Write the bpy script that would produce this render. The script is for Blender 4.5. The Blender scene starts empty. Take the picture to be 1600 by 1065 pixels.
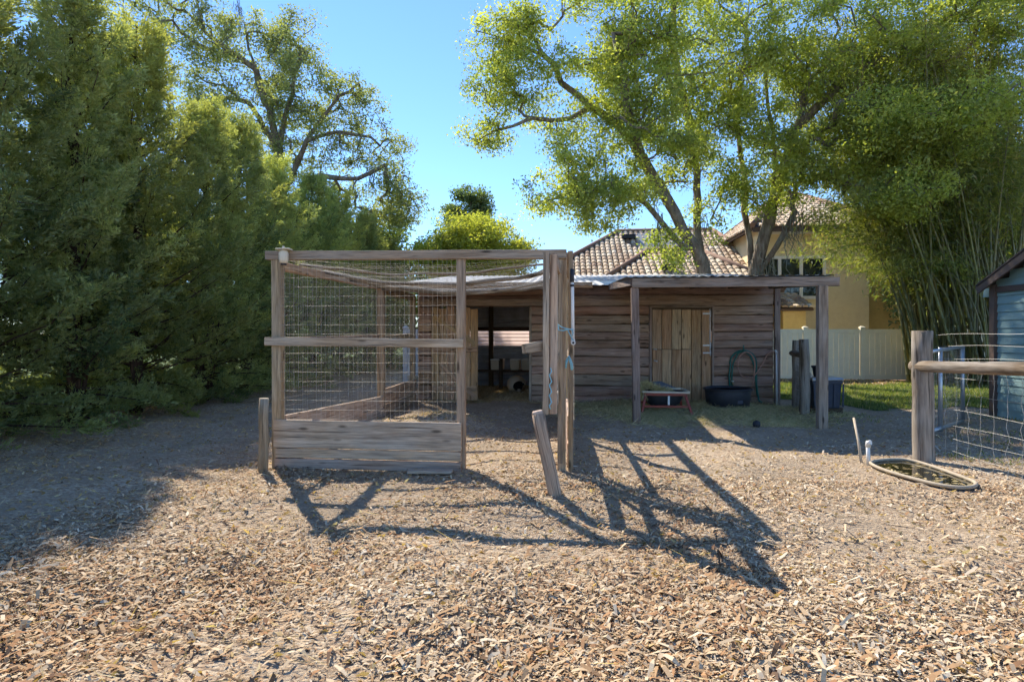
import bpy, bmesh, math, random
import numpy as np
from mathutils import Vector, Matrix
random.seed(7); RNG = np.random.default_rng(11)
SC = bpy.context.scene; COL = SC.collection
# ------------------------------------------------------------------ camera, sky, sun, exposure
PSI = math.radians(4.5); FPX = 889.0; HOR = 525.0; CAMH = 1.4       # photo 1600 px wide, 20 mm lens, level camera
cam = bpy.data.cameras.new('camera'); cam_ob = bpy.data.objects.new('camera', cam); COL.objects.link(cam_ob)
cam.sensor_width = 36.0; cam.lens = 36.0 * FPX / 1600.0; cam.shift_y = -(532.5 - HOR) / 1600.0
cam.clip_start = 0.05; cam.clip_end = 1500
cam_ob.location = (0, 0, CAMH); cam_ob.rotation_euler = (math.pi / 2, 0, PSI)
SC.camera = cam_ob
SUN_TO = Vector((-0.6, 0.87, 1.0)).normalized()                      # direction towards the sun
world = bpy.data.worlds.new('World'); SC.world = world; world.use_nodes = True
wn = world.node_tree.nodes; wl = world.node_tree.links
sky = wn.new('ShaderNodeTexSky'); sky.sky_type = 'NISHITA'; sky.sun_disc = False
sky.sun_elevation = math.asin(SUN_TO.z); sky.sun_rotation = math.atan2(SUN_TO.x, SUN_TO.y)
sky.altitude = 0; sky.air_density = 1.0; sky.dust_density = 0.0; sky.ozone_density = 8.5
bg = wn['Background']; bg.inputs['Strength'].default_value = 0.088
wl.new(sky.outputs[0], bg.inputs['Color'])
sun = bpy.data.lights.new('sun', 'SUN'); sun.energy = 3.0; sun.angle = math.radians(0.55); sun.color = (1.0, 0.92, 0.79)
sun_ob = bpy.data.objects.new('sun', sun); COL.objects.link(sun_ob)
sun_ob.location = SUN_TO * 60; sun_ob.rotation_euler = (-SUN_TO).to_track_quat('-Z', 'Y').to_euler()
SC.view_settings.view_transform = 'Standard'; SC.view_settings.look = 'None'
SC.view_settings.gamma = 1.0; SC.view_settings.use_curve_mapping = False; SC.view_settings.exposure = 1.6
SC.render.engine = 'CYCLES'
SC.cycles.use_adaptive_sampling = True; SC.cycles.adaptive_threshold = 0.04
SC.cycles.max_bounces = 5; SC.cycles.diffuse_bounces = 3; SC.cycles.glossy_bounces = 2
SC.cycles.transmission_bounces = 4; SC.cycles.transparent_max_bounces = 4
# ------------------------------------------------------------------ measuring helpers (photo pixel + distance -> metres)
RV = Vector((math.cos(PSI), math.sin(PSI), 0)); FV = Vector((-math.sin(PSI), math.cos(PSI), 0))
def at(u, v, d): return RV * ((u - 800) * d / FPX) + FV * d + Vector((0, 0, CAMH - (v - HOR) * d / FPX))
def onY(u, v, Y):
    k = (u - 800) / FPX; return at(u, v, Y / (k * RV.y + FV.y))
def gp(u, v, z=0.0): return at(u, v, (CAMH - z) * FPX / (v - HOR))
# ------------------------------------------------------------------ objects
ORG = {}
def prop(o, label=None, cat=None, group=None, kind=None):
    if label: o['label'] = label
    if cat: o['category'] = cat
    if group: o['group'] = group
    if kind: o['kind'] = kind
    return o
def thing(name, label, cat, loc, group=None):
    o = bpy.data.objects.new(name, None); COL.objects.link(o); o.location = loc; o.empty_display_size = .1
    ORG[o] = Vector(loc); return prop(o, label, cat, group)
class MB:
    def __init__(s): s.V = []; s.F = []; s.G = []; s.S = []
    def add(s, vs, fs, gs=None, smooth=False):
        b = len(s.V); s.V += [tuple(v) for v in vs]; s.F += [tuple(b + i for i in f) for f in fs]
        s.G += [tuple(g) for g in (gs if gs is not None else vs)]; s.S += [smooth] * len(fs); return s
    def box(s, c0, c1):
        (x0, y0, z0), (x1, y1, z1) = c0, c1
        v = [(x, y, z) for x in (x0, x1) for y in (y0, y1) for z in (z0, z1)]
        return s.add(v, [(0, 1, 3, 2), (4, 6, 7, 5), (0, 4, 5, 1), (2, 3, 7, 6), (0, 2, 6, 4), (1, 5, 7, 3)])
    def beam(s, p0, p1, w, h, up=(0, 0, 1), segs=1, ch=.004, jit=0.0, ends=0.0):
        # squared timber from p0 to p1: w sideways, h along up, with eased edges
        p0 = Vector(p0); p1 = Vector(p1); a = p1 - p0; L = a.length; a.normalize(); up = Vector(up)
        side = a.cross(up)
        if side.length < 1e-4: side = a.cross(Vector((0, 1, 0)))
        side.normalize(); u2 = side.cross(a).normalized()
        w2, h2 = w / 2, h / 2; c = min(ch, w2 * .6, h2 * .6)
        prof = [(-w2 + c, -h2), (w2 - c, -h2), (w2, -h2 + c), (w2, h2 - c), (w2 - c, h2), (-w2 + c, h2), (-w2, h2 - c), (-w2, -h2 + c)]
        off = Vector((random.uniform(0, 90), random.uniform(0, 9), random.uniform(0, 9)))
        vs = []; gs = []
        for k in range(segs + 1):
            t = k / segs; j1 = random.uniform(-jit, jit); j2 = random.uniform(-jit, jit)
            for (x, y) in prof:
                e = ends * random.uniform(-1, 1) if k in (0, segs) else 0
                vs.append(p0 + a * (t * L + e) + side * (x + j1) + u2 * (y + j2)); gs.append(off + Vector((t * L, x, y)))
        fs = []
        for k in range(segs):
            for i in range(8): fs.append((k * 8 + i, k * 8 + (i + 1) % 8, k * 8 + 8 + (i + 1) % 8, k * 8 + 8 + i))
        fs.append(tuple(range(7, -1, -1))); fs.append(tuple(segs * 8 + i for i in range(8)))
        return s.add(vs, fs, gs)
    def tube(s, pts, r, n=8, caps=True, smooth=True, jit=0.0):
        pts = [Vector(p) for p in pts]; m = len(pts); rr = list(r) if hasattr(r, '__len__') else [r] * m
        ref = None; vs = []; gs = []; l = 0.0; off = Vector((random.uniform(0, 90), random.uniform(0, 9), 0))
        for k in range(m):
            d = (pts[min(k + 1, m - 1)] - pts[max(k - 1, 0)]); d = d.normalized() if d.length > 1e-9 else Vector((0, 0, 1))
            if ref is None:
                ref = d.orthogonal().normalized()
            ref = (ref - d * ref.dot(d)); ref = ref.normalized() if ref.length > 1e-6 else d.orthogonal().normalized()
            b = d.cross(ref)
            if k: l += (pts[k] - pts[k - 1]).length
            for i in range(n):
                a = 2 * math.pi * i / n; q = rr[k] * (1 + random.uniform(-jit, jit))
                o = ref * math.cos(a) * q + b * math.sin(a) * q
                vs.append(pts[k] + o); gs.append(off + Vector((l, math.cos(a) * rr[k], math.sin(a) * rr[k])))
        fs = [(k * n + i, k * n + (i + 1) % n, k * n + n + (i + 1) % n, k * n + n + i) for k in range(m - 1) for i in range(n)]
        s.add(vs, fs, gs, smooth)
        if caps:
            b = len(s.V) - len(vs)
            s.F += [tuple(b + i for i in range(n - 1, -1, -1)), tuple(b + (m - 1) * n + i for i in range(n))]; s.S += [False, False]
        return s
    def lathe(s, c, prof, n=20, sx=1.0, sy=1.0, smooth=True, rot=0.0):
        c = Vector(c); vs = []; m = len(prof); ca, sa = math.cos(rot), math.sin(rot)
        for (r, z) in prof:
            for i in range(n):
                a = 2 * math.pi * i / n; x = r * sx * math.cos(a); y = r * sy * math.sin(a)
                vs.append(c + Vector((x * ca - y * sa, x * sa + y * ca, z)))
        fs = [(k * n + i, k * n + (i + 1) % n, k * n + n + (i + 1) % n, k * n + n + i) for k in range(m - 1) for i in range(n)]
        fs += [tuple(range(n - 1, -1, -1)), tuple((m - 1) * n + i for i in range(n))]
        return s.add(vs, fs, None, smooth)
    def build(s, name, mat, parent=None, origin=None):
        V = np.array(s.V, dtype=np.float64); 
        if origin is None: origin = ((V[:, 0].min() + V[:, 0].max()) / 2, (V[:, 1].min() + V[:, 1].max()) / 2, V[:, 2].min())
        origin = Vector(origin); me = bpy.data.meshes.new(name)
        me.from_pydata((V - np.array(origin)).tolist(), [], s.F)
        at_ = me.attributes.new('grain', 'FLOAT_VECTOR', 'POINT'); at_.data.foreach_set('vector', np.array(s.G, dtype=np.float32).ravel())
        me.polygons.foreach_set('use_smooth', s.S); me.materials.append(mat); me.update()
        return link(name, me, parent, origin)
def link(name, me, parent, origin=(0, 0, 0)):
    o = bpy.data.objects.new(name, me); COL.objects.link(o); origin = Vector(origin); ORG[o] = origin
    if parent is not None: o.parent = parent; o.location = origin - ORG[parent]
    else: o.location = origin
    return o
def plank(name, mat, parent, p0, p1, w, h, up=(0, 0, 1), segs=2, jit=.003, ch=.005, ends=.004):
    return MB().beam(p0, p1, w, h, up, segs, ch, jit, ends).build(name, mat, parent)
def log(name, mat, parent, p0, p1, r0, r1, segs=5, n=10, bend=.008):
    p0 = Vector(p0); p1 = Vector(p1)
    pts = [p0.lerp(p1, k / segs) + Vector((random.uniform(-bend, bend), random.uniform(-bend, bend), random.uniform(-bend, bend) if k not in (0, segs) else 0)) for k in range(segs + 1)]
    return MB().tube(pts, [r0 + (r1 - r0) * k / segs for k in range(segs + 1)], n, jit=.03).build(name, mat, parent)
def quads_mesh(name, C, mat, attrs=None, smooth=False):
    # C: (N,4,3) corners -> one mesh of N quads, attrs: {name: (N,)} stored per face
    N = len(C); me = bpy.data.meshes.new(name)
    me.vertices.add(N * 4); me.vertices.foreach_set('co', np.ascontiguousarray(C, dtype=np.float32).ravel())
    me.loops.add(N * 4); me.loops.foreach_set('vertex_index', np.arange(N * 4, dtype=np.int32))
    me.polygons.add(N); me.polygons.foreach_set('loop_start', np.arange(0, N * 4, 4, dtype=np.int32))
    me.polygons.foreach_set('loop_total', np.full(N, 4, dtype=np.int32))
    for k, a in (attrs or {}).items():
        t = me.attributes.new(k, 'FLOAT', 'FACE'); t.data.foreach_set('value', np.asarray(a, dtype=np.float32))
    me.update(calc_edges=True); me.materials.append(mat); return me
def unit(a): return a / np.maximum(np.linalg.norm(a, axis=-1, keepdims=True), 1e-9)
def leaf_quads(P, D, L, Wd, fold=0.25):
    # diamond leaf blades at P along D
    N = len(P); S = unit(np.cross(D, unit(RNG.normal(size=(N, 3))))); L = np.broadcast_to(L, (N,))[:, None]; Wd = np.broadcast_to(Wd, (N,))[:, None]
    Nn = np.cross(S, D)
    return np.stack([P - D * L * .5, P + S * Wd * .5 - D * L * .08 + Nn * Wd * fold, P + D * L * .5, P - S * Wd * .5 - D * L * .08 + Nn * Wd * fold], 1)
def wires_mesh(name, lines, r, mat, parent, origin):
    # lines: list of (k,3) arrays -> three-sided wires in one mesh
    b = MB()
    for l in lines: b.tube([tuple(p) for p in l], r, 3, caps=False, smooth=True)
    return b.build(name, mat, parent, origin)
# ------------------------------------------------------------------ materials
MATS = {}
class NB:
    def __init__(s, name):
        m = bpy.data.materials.new(name); m.use_nodes = True; s.m = m; s.t = m.node_tree; s.n = s.t.nodes; s.bsdf = s.n['Principled BSDF']; MATS[name] = m
    def l(s, a, b): s.t.links.new(a, b)
    def add(s, kind, **kw):
        nd = s.n.new('ShaderNode' + kind)
        for k, v in kw.items(): setattr(nd, k, v)
        return nd
    def attr(s, name): return s.add('Attribute', attribute_name=name)
    def coord(s, out='Object'): return s.add('TexCoord').outputs[out]
    def geo(s): return s.add('NewGeometry').outputs['Position']
    def map(s, src, scale, loc=(0, 0, 0)):
        nd = s.add('Mapping'); nd.inputs['Scale'].default_value = scale; nd.inputs['Location'].default_value = loc; s.l(src, nd.inputs['Vector']); return nd.outputs[0]
    def noise(s, src, scale=5, detail=4, rough=.55, dist=0.0):
        nd = s.add('TexNoise'); nd.inputs['Scale'].default_value = scale; nd.inputs['Detail'].default_value = detail
        nd.inputs['Roughness'].default_value = rough; nd.inputs['Distortion'].default_value = dist
        if src is not None: s.l(src, nd.inputs['Vector'])
        return nd.outputs['Fac']
    def voro(s, src, scale, feature='F1', out='Distance', rnd=1.0):
        nd = s.add('TexVoronoi', feature=feature); nd.inputs['Scale'].default_value = scale; nd.inputs['Randomness'].default_value = rnd
        s.l(src, nd.inputs['Vector']); return nd.outputs[out]
    def ramp(s, fac, stops):
        nd = s.add('ValToRGB'); e = nd.color_ramp.elements
        while len(e) < len(stops): e.new(.5)
        for i, (p, c) in enumerate(stops):
            e[i].position = p; e[i].color = (*c, 1) if hasattr(c, '__len__') else (c, c, c, 1)
        s.l(fac, nd.inputs['Fac']); return nd.outputs['Color']
    def mix(s, fac, a, b, blend='MIX'):
        nd = s.add('Mix', data_type='RGBA', blend_type=blend)
        for si, val in ((0, fac), (6, a), (7, b)):
            sock = nd.inputs[si]
            if isinstance(val, (int, float)): sock.default_value = val if si == 0 else (val, val, val, 1)
            elif isinstance(val, tuple): sock.default_value = (*val, 1)
            else: s.l(val, sock)
        return nd.outputs[2]
    def math(s, op, a, b=0.0):
        nd = s.add('Math', operation=op)
        for i, v in enumerate((a, b)):
            if isinstance(v, (int, float)): nd.inputs[i].default_value = v
            else: s.l(v, nd.inputs[i])
        return nd.outputs[0]
    def vary(s, col, lo=.82, hi=1.18, sat=.1, hue=.012):
        # each object a little lighter or darker than its neighbours
        oi = s.add('ObjectInfo').outputs['Random']; h = s.add('HueSaturation')
        mr = s.add('MapRange'); mr.inputs[3].default_value = lo; mr.inputs[4].default_value = hi; s.l(oi, mr.inputs[0]); s.l(mr.outputs[0], h.inputs['Value'])
        o2 = s.math('FRACT', s.math('MULTIPLY', oi, 17.3)); m2 = s.add('MapRange'); m2.inputs[3].default_value = 1 - sat; m2.inputs[4].default_value = 1 + sat
        s.l(o2, m2.inputs[0]); s.l(m2.outputs[0], h.inputs['Saturation'])
        o3 = s.math('FRACT', s.math('MULTIPLY', oi, 41.7)); m3 = s.add('MapRange'); m3.inputs[3].default_value = .5 - hue; m3.inputs[4].default_value = .5 + hue
        s.l(o3, m3.inputs[0]); s.l(m3.outputs[0], h.inputs['Hue']); s.l(col, h.inputs['Color']); return h.outputs[0]
    def out(s, col=None, rough=.8, bump=None, bs=.3, bd=.01, spec=.3, metal=0.0, **kw):
        b = s.bsdf
        for sock, val in (('Base Color', col), ('Roughness', rough), ('Metallic', metal)):
            if val is None: continue
            if isinstance(val, (int, float)): b.inputs[sock].default_value = val
            elif isinstance(val, tuple): b.inputs[sock].default_value = (*val, 1)
            else: s.l(val, b.inputs[sock])
        b.inputs['Specular IOR Level'].default_value = spec
        for k, v in kw.items(): b.inputs[k.replace('_', ' ')].default_value = v
        if bump is not None:
            nd = s.add('Bump'); nd.inputs['Strength'].default_value = bs; nd.inputs['Distance'].default_value = bd
            s.l(bump, nd.inputs['Height']); s.l(nd.outputs[0], b.inputs['Normal'])
        return s.m
def wood(name, dark, mid, light, grey, greyamt=.5, knots=True, lo=.85, hi=1.15, stain=None):
    b = NB(name); g = b.attr('grain').outputs['Vector']
    n1 = b.noise(b.map(g, (1.1, 13, 13)), 1.0, 5, .6, .9)
    n2 = b.noise(b.map(g, (5, 170, 170)), 1.0, 3, .6)
    n3 = b.noise(b.map(g, (1.6, 5, 5), (3, 5, 1)), 1.0, 4, .6)
    col = b.ramp(n1, [(.3, dark), (.5, mid), (.7, light)])
    col = b.mix(b.math('MULTIPLY', b.ramp(n3, [(.38, 0.0), (.62, 1.0)]), greyamt), col, grey)
    col = b.mix(.75, col, b.ramp(n2, [(.3, .55), (.55, 1.0), (.75, 1.2)]), 'MULTIPLY')
    n4 = b.noise(b.map(g, (2.2, 42, 42), (5, 1, 7)), 1.0, 3, .6, .4)
    col = b.mix(.5, col, b.ramp(n4, [(.34, .45), (.5, 1.0), (.66, 1.3)]), 'MULTIPLY')
    crack = b.ramp(b.noise(b.map(g, (1.4, 60, 60), (9, 2, 4)), 1.0, 2, .5), [(.30, .22), (.37, 1.0)])
    col = b.mix(.8, col, crack, 'MULTIPLY')
    if knots:
        k = b.ramp(b.voro(b.map(g, (2.6, 9, 9)), 1.0), [(.08, .18), (.19, 1.0)])
        col = b.mix(.85, col, k, 'MULTIPLY')
    if stain:
        z = b.noise(b.geo(), 2.2, 4, .6); col = b.mix(b.math('MULTIPLY', b.ramp(z, [(.42, 0.0), (.7, 1.0)]), .6), col, stain)
    col = b.vary(col, lo, hi)
    h = b.math('ADD', b.math('MULTIPLY', n2, .5), b.math('ADD', n1, b.math('MULTIPLY', crack, .8)))
    return b.out(col, .86, h, .55, .006, .2)
def plain(name, col, rough=.5, spec=.4, metal=0.0, nz=.12, scale=18, bs=.08, dirt=None, dirtamt=.35):
    b = NB(name); p = b.coord('Object'); n = b.noise(p, scale, 5, .6)
    c = b.mix(nz * 2, col, b.ramp(n, [(.3, tuple(x * .6 for x in col)), (.7, tuple(min(1, x * 1.25) for x in col))]))
    if dirt is not None: c = b.mix(b.math('MULTIPLY', b.ramp(b.noise(p, 4.5, 6, .7), [(.45, 0.0), (.7, 1.0)]), dirtamt), c, dirt)
    return b.out(c, rough, n, bs, .004, spec, metal)
def leafmat(name, dark, light, trans=.42, rough=.55, dead=None):
    b = NB(name); t = b.attr('tint').outputs['Fac']
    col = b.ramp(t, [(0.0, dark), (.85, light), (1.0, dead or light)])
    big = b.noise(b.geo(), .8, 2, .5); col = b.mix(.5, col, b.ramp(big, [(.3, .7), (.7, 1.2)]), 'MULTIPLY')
    col = b.vary(col, .84, 1.18, .08, .008)
    d = b.add('BsdfDiffuse'); tr = b.add('BsdfTranslucent'); gl = b.add('BsdfGlossy'); gl.inputs['Roughness'].default_value = rough
    gl.inputs['Color'].default_value = (.8, .85, .8, 1)
    b.l(col, d.inputs['Color']); warm = b.mix(1.0, col, (1.27, 1.25, .55), 'MULTIPLY'); b.l(warm, tr.inputs['Color'])
    m1 = b.add('MixShader'); m1.inputs[0].default_value = trans; b.l(d.outputs[0], m1.inputs[1]); b.l(tr.outputs[0], m1.inputs[2])
    m2 = b.add('MixShader'); m2.inputs[0].default_value = .035; b.l(m1.outputs[0], m2.inputs[1]); b.l(gl.outputs[0], m2.inputs[2])
    b.n.remove(b.bsdf); b.l(m2.outputs[0], b.n['Material Output'].inputs['Surface']); return b.m
w_pen = wood('pen_wood', (.22, .135, .075), (.40, .265, .155), (.54, .39, .24), (.38, .31, .24), .5)
w_board = wood('board_wood', (.27, .175, .12), (.47, .335, .235), (.59, .44, .32), (.46, .385, .32), .7)
w_old = wood('old_wood', (.20, .14, .09), (.37, .27, .18), (.50, .38, .26), (.38, .33, .27), .55)
w_side = wood('siding_wood', (.20, .118, .078), (.37, .235, .16), (.48, .33, .23), (.42, .325, .26), .6, lo=.80, hi=1.18, stain=(.28, .185, .13))
w_door = wood('door_wood', (.32, .185, .09), (.50, .315, .165), (.62, .425, .24), (.45, .335, .22), .5)
w_trim = wood('trim_wood', (.15, .10, .07), (.28, .195, .135), (.38, .28, .20), (.32, .275, .24), .6)
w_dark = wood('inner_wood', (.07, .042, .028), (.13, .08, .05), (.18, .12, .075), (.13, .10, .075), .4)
w_log = wood('log_wood', (.19, .125, .075), (.35, .24, .15), (.48, .36, .24), (.36, .31, .25), .6)
w_logdark = wood('weathered_log_wood', (.065, .05, .036), (.19, .145, .10), (.36, .29, .21), (.33, .30, .26), .75)
m_galv = plain('galvanised', (.46, .48, .50), .42, .5, .75, .15, 30)
m_wire = plain('wire_steel', (.50, .48, .44), .5, .5, .45, .1, 60)
m_wired = plain('old_wire', (.50, .45, .38), .6, .4, .3, .15, 60)
m_tin = plain('tin_roof', (.31, .32, .335), .6, .4, .25, .15, 7, dirt=(.25, .2, .16))
m_tinw = plain('tin_wall', (.46, .49, .54), .5, .4, .1, .15, 5, dirt=(.2, .17, .14))
m_pvc = plain('white_pvc', (.78, .77, .74), .4, .45, 0, .05, 15, dirt=(.45, .4, .33))
m_black = plain('black_rubber', (.022, .026, .036), .55, .4, 0, .2, 12, dirt=(.08, .075, .07))
m_blue = plain('dark_blue_plastic', (.035, .05, .085), .45, .45, 0, .15, 8, dirt=(.12, .11, .1))
m_red = plain('red_paint', (.30, .055, .035), .5, .45, 0, .2, 20, dirt=(.2, .1, .06), dirtamt=.5)
m_cream = plain('cream_plastic', (.66, .58, .44), .45, .45, 0, .1, 20, dirt=(.35, .28, .2))
m_rope = plain('blue_rope', (.26, .50, .58), .8, .2, 0, .2, 80, .3)
m_hoseg = plain('green_hose', (.015, .13, .10), .45, .45, 0, .1, 30)
m_hosep = plain('pink_hose', (.42, .24, .18), .5, .45, 0, .1, 30)
m_brass = plain('brass', (.5, .38, .2), .4, .5, .6, .1, 30)
m_teal = plain('teal_paint', (.24, .36, .345), .6, .35, 0, .08, 9, dirt=(.2, .29, .26))
m_tealtrim = plain('brown_trim_paint', (.11, .075, .06), .6, .35, 0, .1, 9)
m_shingle = plain('shingle', (.075, .06, .055), .9, .2, 0, .3, 60, .4)
m_vinyl = plain('beige_vinyl', (.84, .74, .53), .5, .4, 0, .05, 6, dirt=(.62, .55, .42))
m_whitevinyl = plain('white_vinyl', (.72, .73, .74), .45, .4, 0, .05, 6)
m_stucco = plain('yellow_stucco', (.88, .64, .26), .9, .2, 0, .12, 40, .4, dirt=(.66, .45, .17), dirtamt=.4)
m_stucco2 = plain('cream_stucco', (.88, .71, .43), .9, .2, 0, .12, 40, .4, dirt=(.68, .52, .28), dirtamt=.4)
m_white = plain('white_trim', (.84, .82, .76), .5, .4, 0, .06, 10)
m_panel = plain('grey_panel', (.30, .31, .32), .5, .4, 0, .1, 5)
m_stick = plain('pale_stick', (.42, .35, .26), .8, .2, 0, .2, 30)
m_moss = plain('spanish_moss', (.22, .22, .18), .95, .1, 0, .2, 30)
def _mk():
    b = NB('roof_tile'); c = b.ramp(b.attr('tint').outputs['Fac'], [(0, (.22, .13, .08)), (.3, (.42, .29, .19)), (.6, (.58, .45, .31)), (1, (.68, .58, .44))])
    b.out(c, .8, b.noise(b.geo(), 30, 3), .2, .01)
    b = NB('window_glass'); b.out((.015, .022, .028), .06, None, spec=.8)
    b = NB('pond_water'); n = b.noise(b.geo(), 9, 3); b.out((.018, .016, .008), .05, n, .06, .01, spec=.6)
    b = NB('translucent_sheet'); d = b.add('BsdfDiffuse'); t = b.add('BsdfTranslucent'); mx = b.add('MixShader'); mx.inputs[0].default_value = .6
    c = b.mix(.4, (.74, .58, .53), b.ramp(b.noise(b.geo(), 3, 4), [(.3, .8), (.7, 1.1)]), 'MULTIPLY')
    b.l(c, d.inputs[0]); b.l(c, t.inputs[0]); b.l(d.outputs[0], mx.inputs[1]); b.l(t.outputs[0], mx.inputs[2]); b.n.remove(b.bsdf); b.l(mx.outputs[0], b.n['Material Output'].inputs[0])
    b = NB('bark'); p = b.geo(); n = b.noise(b.map(p, (7, 7, 1.6)), 1.6, 6, .65); v = b.voro(b.map(p, (16, 16, 4)), 1.0)
    c = b.ramp(n, [(.3, (.075, .058, .042)), (.5, (.19, .15, .115)), (.72, (.32, .275, .22))]); c = b.mix(b.ramp(b.noise(p, 1.7, 4), [(.5, 0.0), (.7, .5)]), c, (.20, .215, .17))
    b.out(c, .95, b.math('ADD', n, v), .8, .03, .1)
    b = NB('cedar_bark'); n = b.noise(b.map(b.geo(), (18, 18, 2)), 1.5, 5, .65); b.out(b.ramp(n, [(.3, (.035, .022, .015)), (.7, (.13, .085, .06))]), .95, n, .8, .03, .1)
    b = NB('bamboo_culm'); t = b.attr('grain').outputs['Vector']; n = b.noise(b.map(t, (2, 2, 2)), 1.0, 3)
    b.out(b.vary(b.ramp(n, [(.3, (.075, .08, .025)), (.7, (.24, .21, .075))])), .45, None, spec=.4)
    b = NB('sheep_wool'); p = b.coord('Object'); n = b.noise(p, 55, 4, .7)
    col = b.ramp(n, [(.3, (.52, .42, .28)), (.7, (.72, .62, .46))])
    for c0, r0, cc in (((.09, -.31, .155), .145, (.014, .012, .011)), ((.10, -.41, .08), .052, (.38, .30, .22))):
        vm = b.add('VectorMath', operation='DISTANCE'); b.l(p, vm.inputs[0]); vm.inputs[1].default_value = c0
        col = b.mix(b.math('LESS_THAN', vm.outputs['Value'], r0), col, cc)
    b.out(col, .95, n, .6, .02, .1)
    b = NB('chips'); c = b.ramp(b.attr('tint').outputs['Fac'], [(0, (.10, .065, .042)), (.10, (.22, .14, .088)), (.22, (.36, .19, .095)), (.36, (.42, .265, .14)), (.55, (.48, .355, .225)), (.8, (.57, .455, .315)), (1, (.74, .64, .49))])
    b.out(c, .95, b.noise(b.geo(), 90, 3), .3, .004, .05)
    b = NB('mulch_ground'); p = b.geo()
    v = b.voro(b.map(p, (34, 60, 30)), 1.0, out='Color'); sep = b.add('SeparateColor'); b.l(v, sep.inputs[0])
    vd = b.voro(b.map(p, (34, 60, 30)), 1.0)
    c1 = b.ramp(sep.outputs[0], [(0, (.22, .15, .10)), (.35, (.40, .275, .18)), (.6, (.50, .39, .27)), (1, (.62, .52, .39))])
    fine = b.ramp(b.noise(p, 70, 4, .7), [(.3, (.25, .188, .13)), (.7, (.44, .345, .245))])
    big = b.noise(p, .55, 4, .6); c = b.mix(b.ramp(big, [(.4, .25), (.62, .85)]), c1, fine)
    c = b.mix(.6, c, b.ramp(b.noise(p, 2.3, 5, .65), [(.3, .72), (.7, 1.2)]), 'MULTIPLY')
    h = b.math('ADD', b.math('MULTIPLY', vd, -.6), b.math('ADD', b.noise(p, 60, 4, .7), b.math('MULTIPLY', b.noise(p, 12, 4), .8)))
    b.out(c, .95, h, .9, .02, .1)
    b = NB('lawn_soil'); n = b.noise(b.geo(), 5, 6, .7); b.out(b.ramp(n, [(.35, (.05, .075, .02)), (.55, (.085, .12, .03)), (.75, (.2, .17, .09))]), .95, n, .8, .03, .1)
    b = NB('litter_soil'); n = b.noise(b.geo(), 14, 6, .75); b.out(b.ramp(n, [(.3, (.08, .05, .03)), (.55, (.2, .13, .08)), (.75, (.38, .28, .18))]), .95, n, .8, .03, .1)
_mk()
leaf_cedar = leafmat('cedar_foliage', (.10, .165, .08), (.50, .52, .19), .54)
leaf_oak = leafmat('oak_leaves', (.155, .22, .05), (.47, .50, .10), .62)
leaf_oak2 = leafmat('grey_oak_leaves', (.15, .19, .08), (.40, .43, .17), .58)
leaf_yel = leafmat('lime_leaves', (.20, .25, .04), (.46, .47, .09), .6)
leaf_dark = leafmat('dark_leaves', (.08, .15, .06), (.22, .28, .10), .5)
leaf_bam = leafmat('bamboo_leaves', (.12, .19, .05), (.40, .41, .11), .6, dead=(.52, .43, .2))
leaf_grass = leafmat('grass_blades', (.10, .16, .03), (.28, .32, .07), .45, dead=(.45, .38, .2))
leaf_hay = leafmat('hay_strands', (.32, .30, .14), (.64, .57, .33), .3, dead=(.72, .61, .38))
leaf_straw = leafmat('straw_strands', (.33, .22, .10), (.62, .47, .25), .3, dead=(.7, .58, .36))
# ------------------------------------------------------------------ ground
def hgt(x, y):
    x = np.asarray(x, dtype=float); y = np.asarray(y, dtype=float)
    h = .030 * np.sin(2.1 * x + .9 * y + .3) * np.sin(1.7 * y - .8 * x + 1.1) + .020 * np.sin(3.9 * x - 1.3 * y + 2) * np.sin(2.9 * y + 1.1 * x) + .010 * np.sin(7.3 * x + 3.1 * y) * np.sin(6.1 * y - 2.3 * x)
    h = h * np.clip((40 - np.hypot(x, y)) / 20, 0, 1)
    calm = 1 - np.exp(-(((x - 3.65) / .75) ** 2 + ((y - 6.05) / 1.1) ** 2) ** 2) * .95          # level spot under the pond
    h = h * calm
    h = h + .20 * np.exp(-((x + 1.85) / .75) ** 2 - ((y - 8.5) / .9) ** 2) + .06 * np.exp(-((x + 1.1) / 1.2) ** 2 - ((y - 13.0) / 1.6) ** 2)
    h = h + .05 * np.exp(-((x - 2.2) / 2.2) ** 2 - ((y - 10.9) / 1.0) ** 2)
    return h
def H1(x, y): return float(hgt(x, y))
gx = np.concatenate([[-500, -250, -120, -60, -35, -22], np.arange(-17, 18.01, .1), [22, 35, 60, 120, 250, 500]])
gy = np.concatenate([[-60, -25, -10, -4], np.arange(-1, 22.01, .1), [24, 28, 36, 60, 120, 300, 700]])
GX, GY = np.meshgrid(gx, gy, indexing='ij'); GZ = hgt(GX, GY)
def sheet(name, mat, mask, dz, kind='structure'):
    nx, ny = len(gx), len(gy); idx = np.arange(nx * ny).reshape(nx, ny)
    q = np.stack([idx[:-1, :-1], idx[1:, :-1], idx[1:, 1:], idx[:-1, 1:]], -1)
    cx = (GX[:-1, :-1] + GX[1:, 1:]) / 2; cy = (GY[:-1, :-1] + GY[1:, 1:]) / 2
    q = q[mask(cx, cy)] if mask else q.reshape(-1, 4)
    used = np.unique(q); remap = np.zeros(nx * ny, int); remap[used] = np.arange(len(used))
    V = np.stack([GX.ravel(), GY.ravel(), GZ.ravel() + dz], -1)[used]
    me = bpy.data.meshes.new(name); me.from_pydata(V.tolist(), [], remap[q].tolist()); me.polygons.foreach_set('use_smooth', [True] * len(q)); me.materials.append(mat); me.update()
    return prop(link(name, me, None), kind=kind)
def wob(x, y): return .35 * np.sin(1.3 * x + .7 * y) + .25 * np.sin(2.9 * x - 1.7 * y + 1) + .18 * np.sin(5.3 * y + 3.1 * x)
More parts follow.
